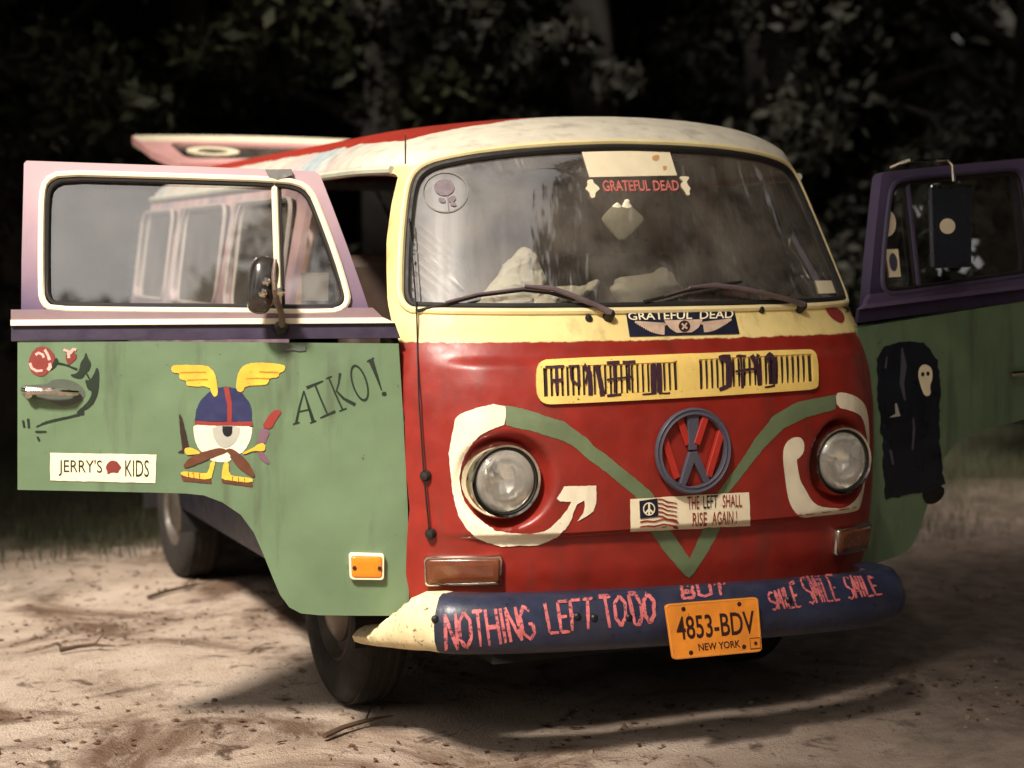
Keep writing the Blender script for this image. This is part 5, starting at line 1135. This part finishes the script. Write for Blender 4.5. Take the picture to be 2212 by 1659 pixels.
def trunk_mesh(seed, H, r, H0, R_):
    rg = random.Random(seed); mb = MB(); P = [Vector((0, 0, -.15))]
    for k in range(1, 9): P.append(Vector((rg.uniform(-.12, .12)*k*.25, rg.uniform(-.12, .12)*k*.25, H*k/8)))
    mb.tube(P, [r*1.35]+[r*(1-.85*k/8) for k in range(1, 9)], 10)
    for k in range(9):
        z = H0*.8+(H*.92-H0*.8)*k/9; i = min(7, int(z/H*8)); b = P[i].lerp(P[i+1], z/H*8-i); a = rg.uniform(0, 6.28); ln = R_*rg.uniform(.5, .95); d = Vector((math.cos(a), math.sin(a), rg.uniform(.25, .7)))
        mb.tube([b, b+d*ln*.35+Vector((0, 0, .05)), b+d*ln*.7+Vector((rg.uniform(-.2, .2), rg.uniform(-.2, .2), .1)), b+d*ln], [r*.38, r*.28, r*.16, r*.05], 6)
    me = bpy.data.meshes.new('trunk'); me.from_pydata([tuple(v) for v in mb.V], [], mb.F); me.materials.append(M_bark); me.update()
    me.polygons.foreach_set('use_smooth', [True]*len(me.polygons)); return me
KINDS = []
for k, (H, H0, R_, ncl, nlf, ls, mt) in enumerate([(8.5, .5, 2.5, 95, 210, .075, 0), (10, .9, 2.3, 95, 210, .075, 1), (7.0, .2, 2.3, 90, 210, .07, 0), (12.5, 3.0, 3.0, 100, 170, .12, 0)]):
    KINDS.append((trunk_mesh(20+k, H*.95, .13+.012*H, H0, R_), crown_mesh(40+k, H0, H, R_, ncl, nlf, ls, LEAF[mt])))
def tree(x, y, k, sc, rz, label, group=None):
    t = thing('tree', label, 'tree', (x, y, gh(x, y)), group); t.scale = (sc, sc, sc*random.uniform(.92, 1.1)); t.rotation_euler.z = rz
    for nm, me in zip(('trunk', 'crown'), KINDS[k]): o = bpy.data.objects.new(nm, me); C.objects.link(o); o.parent = t
    return t
LB = 'dark leafy tree standing in the wood behind the van'
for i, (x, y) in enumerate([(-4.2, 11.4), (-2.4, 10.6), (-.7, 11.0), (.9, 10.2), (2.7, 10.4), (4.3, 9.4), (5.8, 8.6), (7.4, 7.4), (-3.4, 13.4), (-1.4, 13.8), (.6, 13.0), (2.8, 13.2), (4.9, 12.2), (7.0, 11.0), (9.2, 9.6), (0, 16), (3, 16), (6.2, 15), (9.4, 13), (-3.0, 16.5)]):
    tree(x, y, (0, 1, 2)[i % 3] if x < 1 else 1, random.uniform(.9, 1.15), random.uniform(0, 6.28), LB, 'trees of the dark wood behind the van')  # right-hand trees take the darkest foliage in place of shade
LC = 'tall tree beside the clearing on the driver side of the van'
for x, y, k, sc in [(4.0, -4.4, 3, 1.0), (5.6, 2.6, 3, 1.0), (6.6, -.4, 3, 1.05), (7.2, -3.6, 3, 1.05), (6.2, -6.6, 3, 1.1), (3.4, -9.2, 3, 1.1), (8.4, 2.2, 1, 1.3), (9.4, -2.0, 1, 1.4), (9.0, -5.6, 1, 1.4)]:  # nearest tree added out of view to block sky from the driver's door
    tree(x, y, k, sc, random.uniform(0, 6.28), LC, 'tall trees on the driver side of the clearing')
# unseen tree added behind the camera so its boughs shade the driver's side
def shade_tree():
    t = thing('tree', 'unseen tall tree added across the clearing to shade the driver side of the van', 'tree', (-9.4, -9.2, 0)); mb = MB()
    P = [Vector(p) for p in ((0, 0, -.2), (.1, .1, 3.5), (.2, .2, 7), (.9, .5, 10.5), (2.4, 1.0, 13.4))]; mb.tube(P, [.34, .26, .22, .16, .06], 10); rg = np.random.default_rng(3); VV = []; FF = []
    for k in range(75):
        a = rg.uniform(0, 6.283); r = math.sqrt(rg.uniform()); c = np.array([-6.05+1.4*r*math.cos(a), -7.6+1.75*r*math.sin(a), 13.0+rg.uniform(-.7, .7)])-np.array([-9.4, -9.2, 0]); nlf = 190
        if k % 4 == 0: mb.tube([P[3]+Vector((0, 0, rg.uniform(-.6, .6))), P[3].lerp(Vector(c), .5)+Vector((0, 0, .3)), Vector(c)], [.07, .045, .012], 6)
        Q = rg.normal(size=(nlf, 3))*.30+c; A = rg.normal(size=(nlf, 3)); A /= np.linalg.norm(A, axis=1)[:, None]; B = np.cross(A, rg.normal(size=(nlf, 3))); B /= np.linalg.norm(B, axis=1)[:, None]; s = .085*rg.uniform(.6, 1.3, (nlf, 1))
        q = np.stack([Q-A*s, Q-B*s*.5, Q+A*s, Q+B*s*.5], 1); b = len(VV); VV += q.reshape(-1, 3).tolist(); FF += [(b+4*i, b+4*i+1, b+4*i+2, b+4*i+3) for i in range(nlf)]
    mb.build('trunk', M_bark, t); mesh('crown', VV, FF, LEAF[0], t, smooth=False)
shade_tree()
for x, y, sc in [(-6.4, 3.4, 1.1), (-5.8, 6.6, 1.15), (-5.6, 10.0, 1.15), (-8.6, 5.0, 1.2), (-8.4, 8.6, 1.2), (-3.2, 13.0, 1.2)]:  # trees added out of view to shade the wood behind the van
    tree(x, y, 3, sc, random.uniform(0, 6.28), 'unseen tall tree added on the passenger side to shade the wood', 'unseen tall trees added to shade the wood')
for x, y, k in [(4.4, -1.2, 0), (4.9, -4.0, 2), (3.8, -6.6, 1), (4.6, -8.2, 0), (7.8, -5.4, 2), (5.2, -10.8, 1)]:  # bushy trees added out of view to darken the driver's door
    tree(x, y, k, 1.1, random.uniform(0, 6.28), 'unseen bushy tree added to block sky from the driver side', 'unseen bushy trees added to block sky')
LE = 'low tree in the hedge far across the clearing'
for i in range(13):
    a = rad(200+i*10); tree(-2+24*math.cos(a)*1.0, -2+22*math.sin(a), i % 3, 1.3, i*1.3, LE, 'hedge trees far across the clearing')
# far wood closing the background
def far_wood():
    rg = np.random.default_rng(5); VV = []; FF = []
    for i in range(60000):
        x = rg.uniform(-16, 26); y = 19.5-.22*x+rg.uniform(0, 3.5)+.012*(x-4)**2*-.5; z = 13*rg.uniform()**1.1; P = np.array([x, y, z]); A = rg.normal(size=3); A /= np.linalg.norm(A); B = np.cross(A, rg.normal(size=3)); B /= np.linalg.norm(B); s = rg.uniform(.2, .5)
        b = len(VV); VV += [tuple(P-A*s), tuple(P-B*s*.5), tuple(P+A*s), tuple(P+B*s*.5)]; FF.append((b, b+1, b+2, b+3))
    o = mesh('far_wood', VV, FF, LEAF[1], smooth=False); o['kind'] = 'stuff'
far_wood()
# shed roof among the trees
sc_ = at_plane(70, 318, 1, 9.5); e1 = at_plane(140, 318, 1, 9.5)
sh = thing('shed', 'low shed with a pale flat roof edge among the trees beyond the open door', 'shed', (e1.x-1.6, 9.5, 0))
r_ = MB().box((0, .9, sc_.z), (3.2, 2.2, .16)).build('roof', paint('roof_fascia', srgb(206, 196, 188), .7, .15, .2, srgb(90, 80, 76)), sh, False); bevel(r_, .01)
MB().box((-.05, 1.0, (sc_.z-.08)/2-.05), (2.9, 1.8, sc_.z-.08+.1)).build('wall', paint('shed_boards', srgb(52, 44, 38), .9, .25), sh, False)
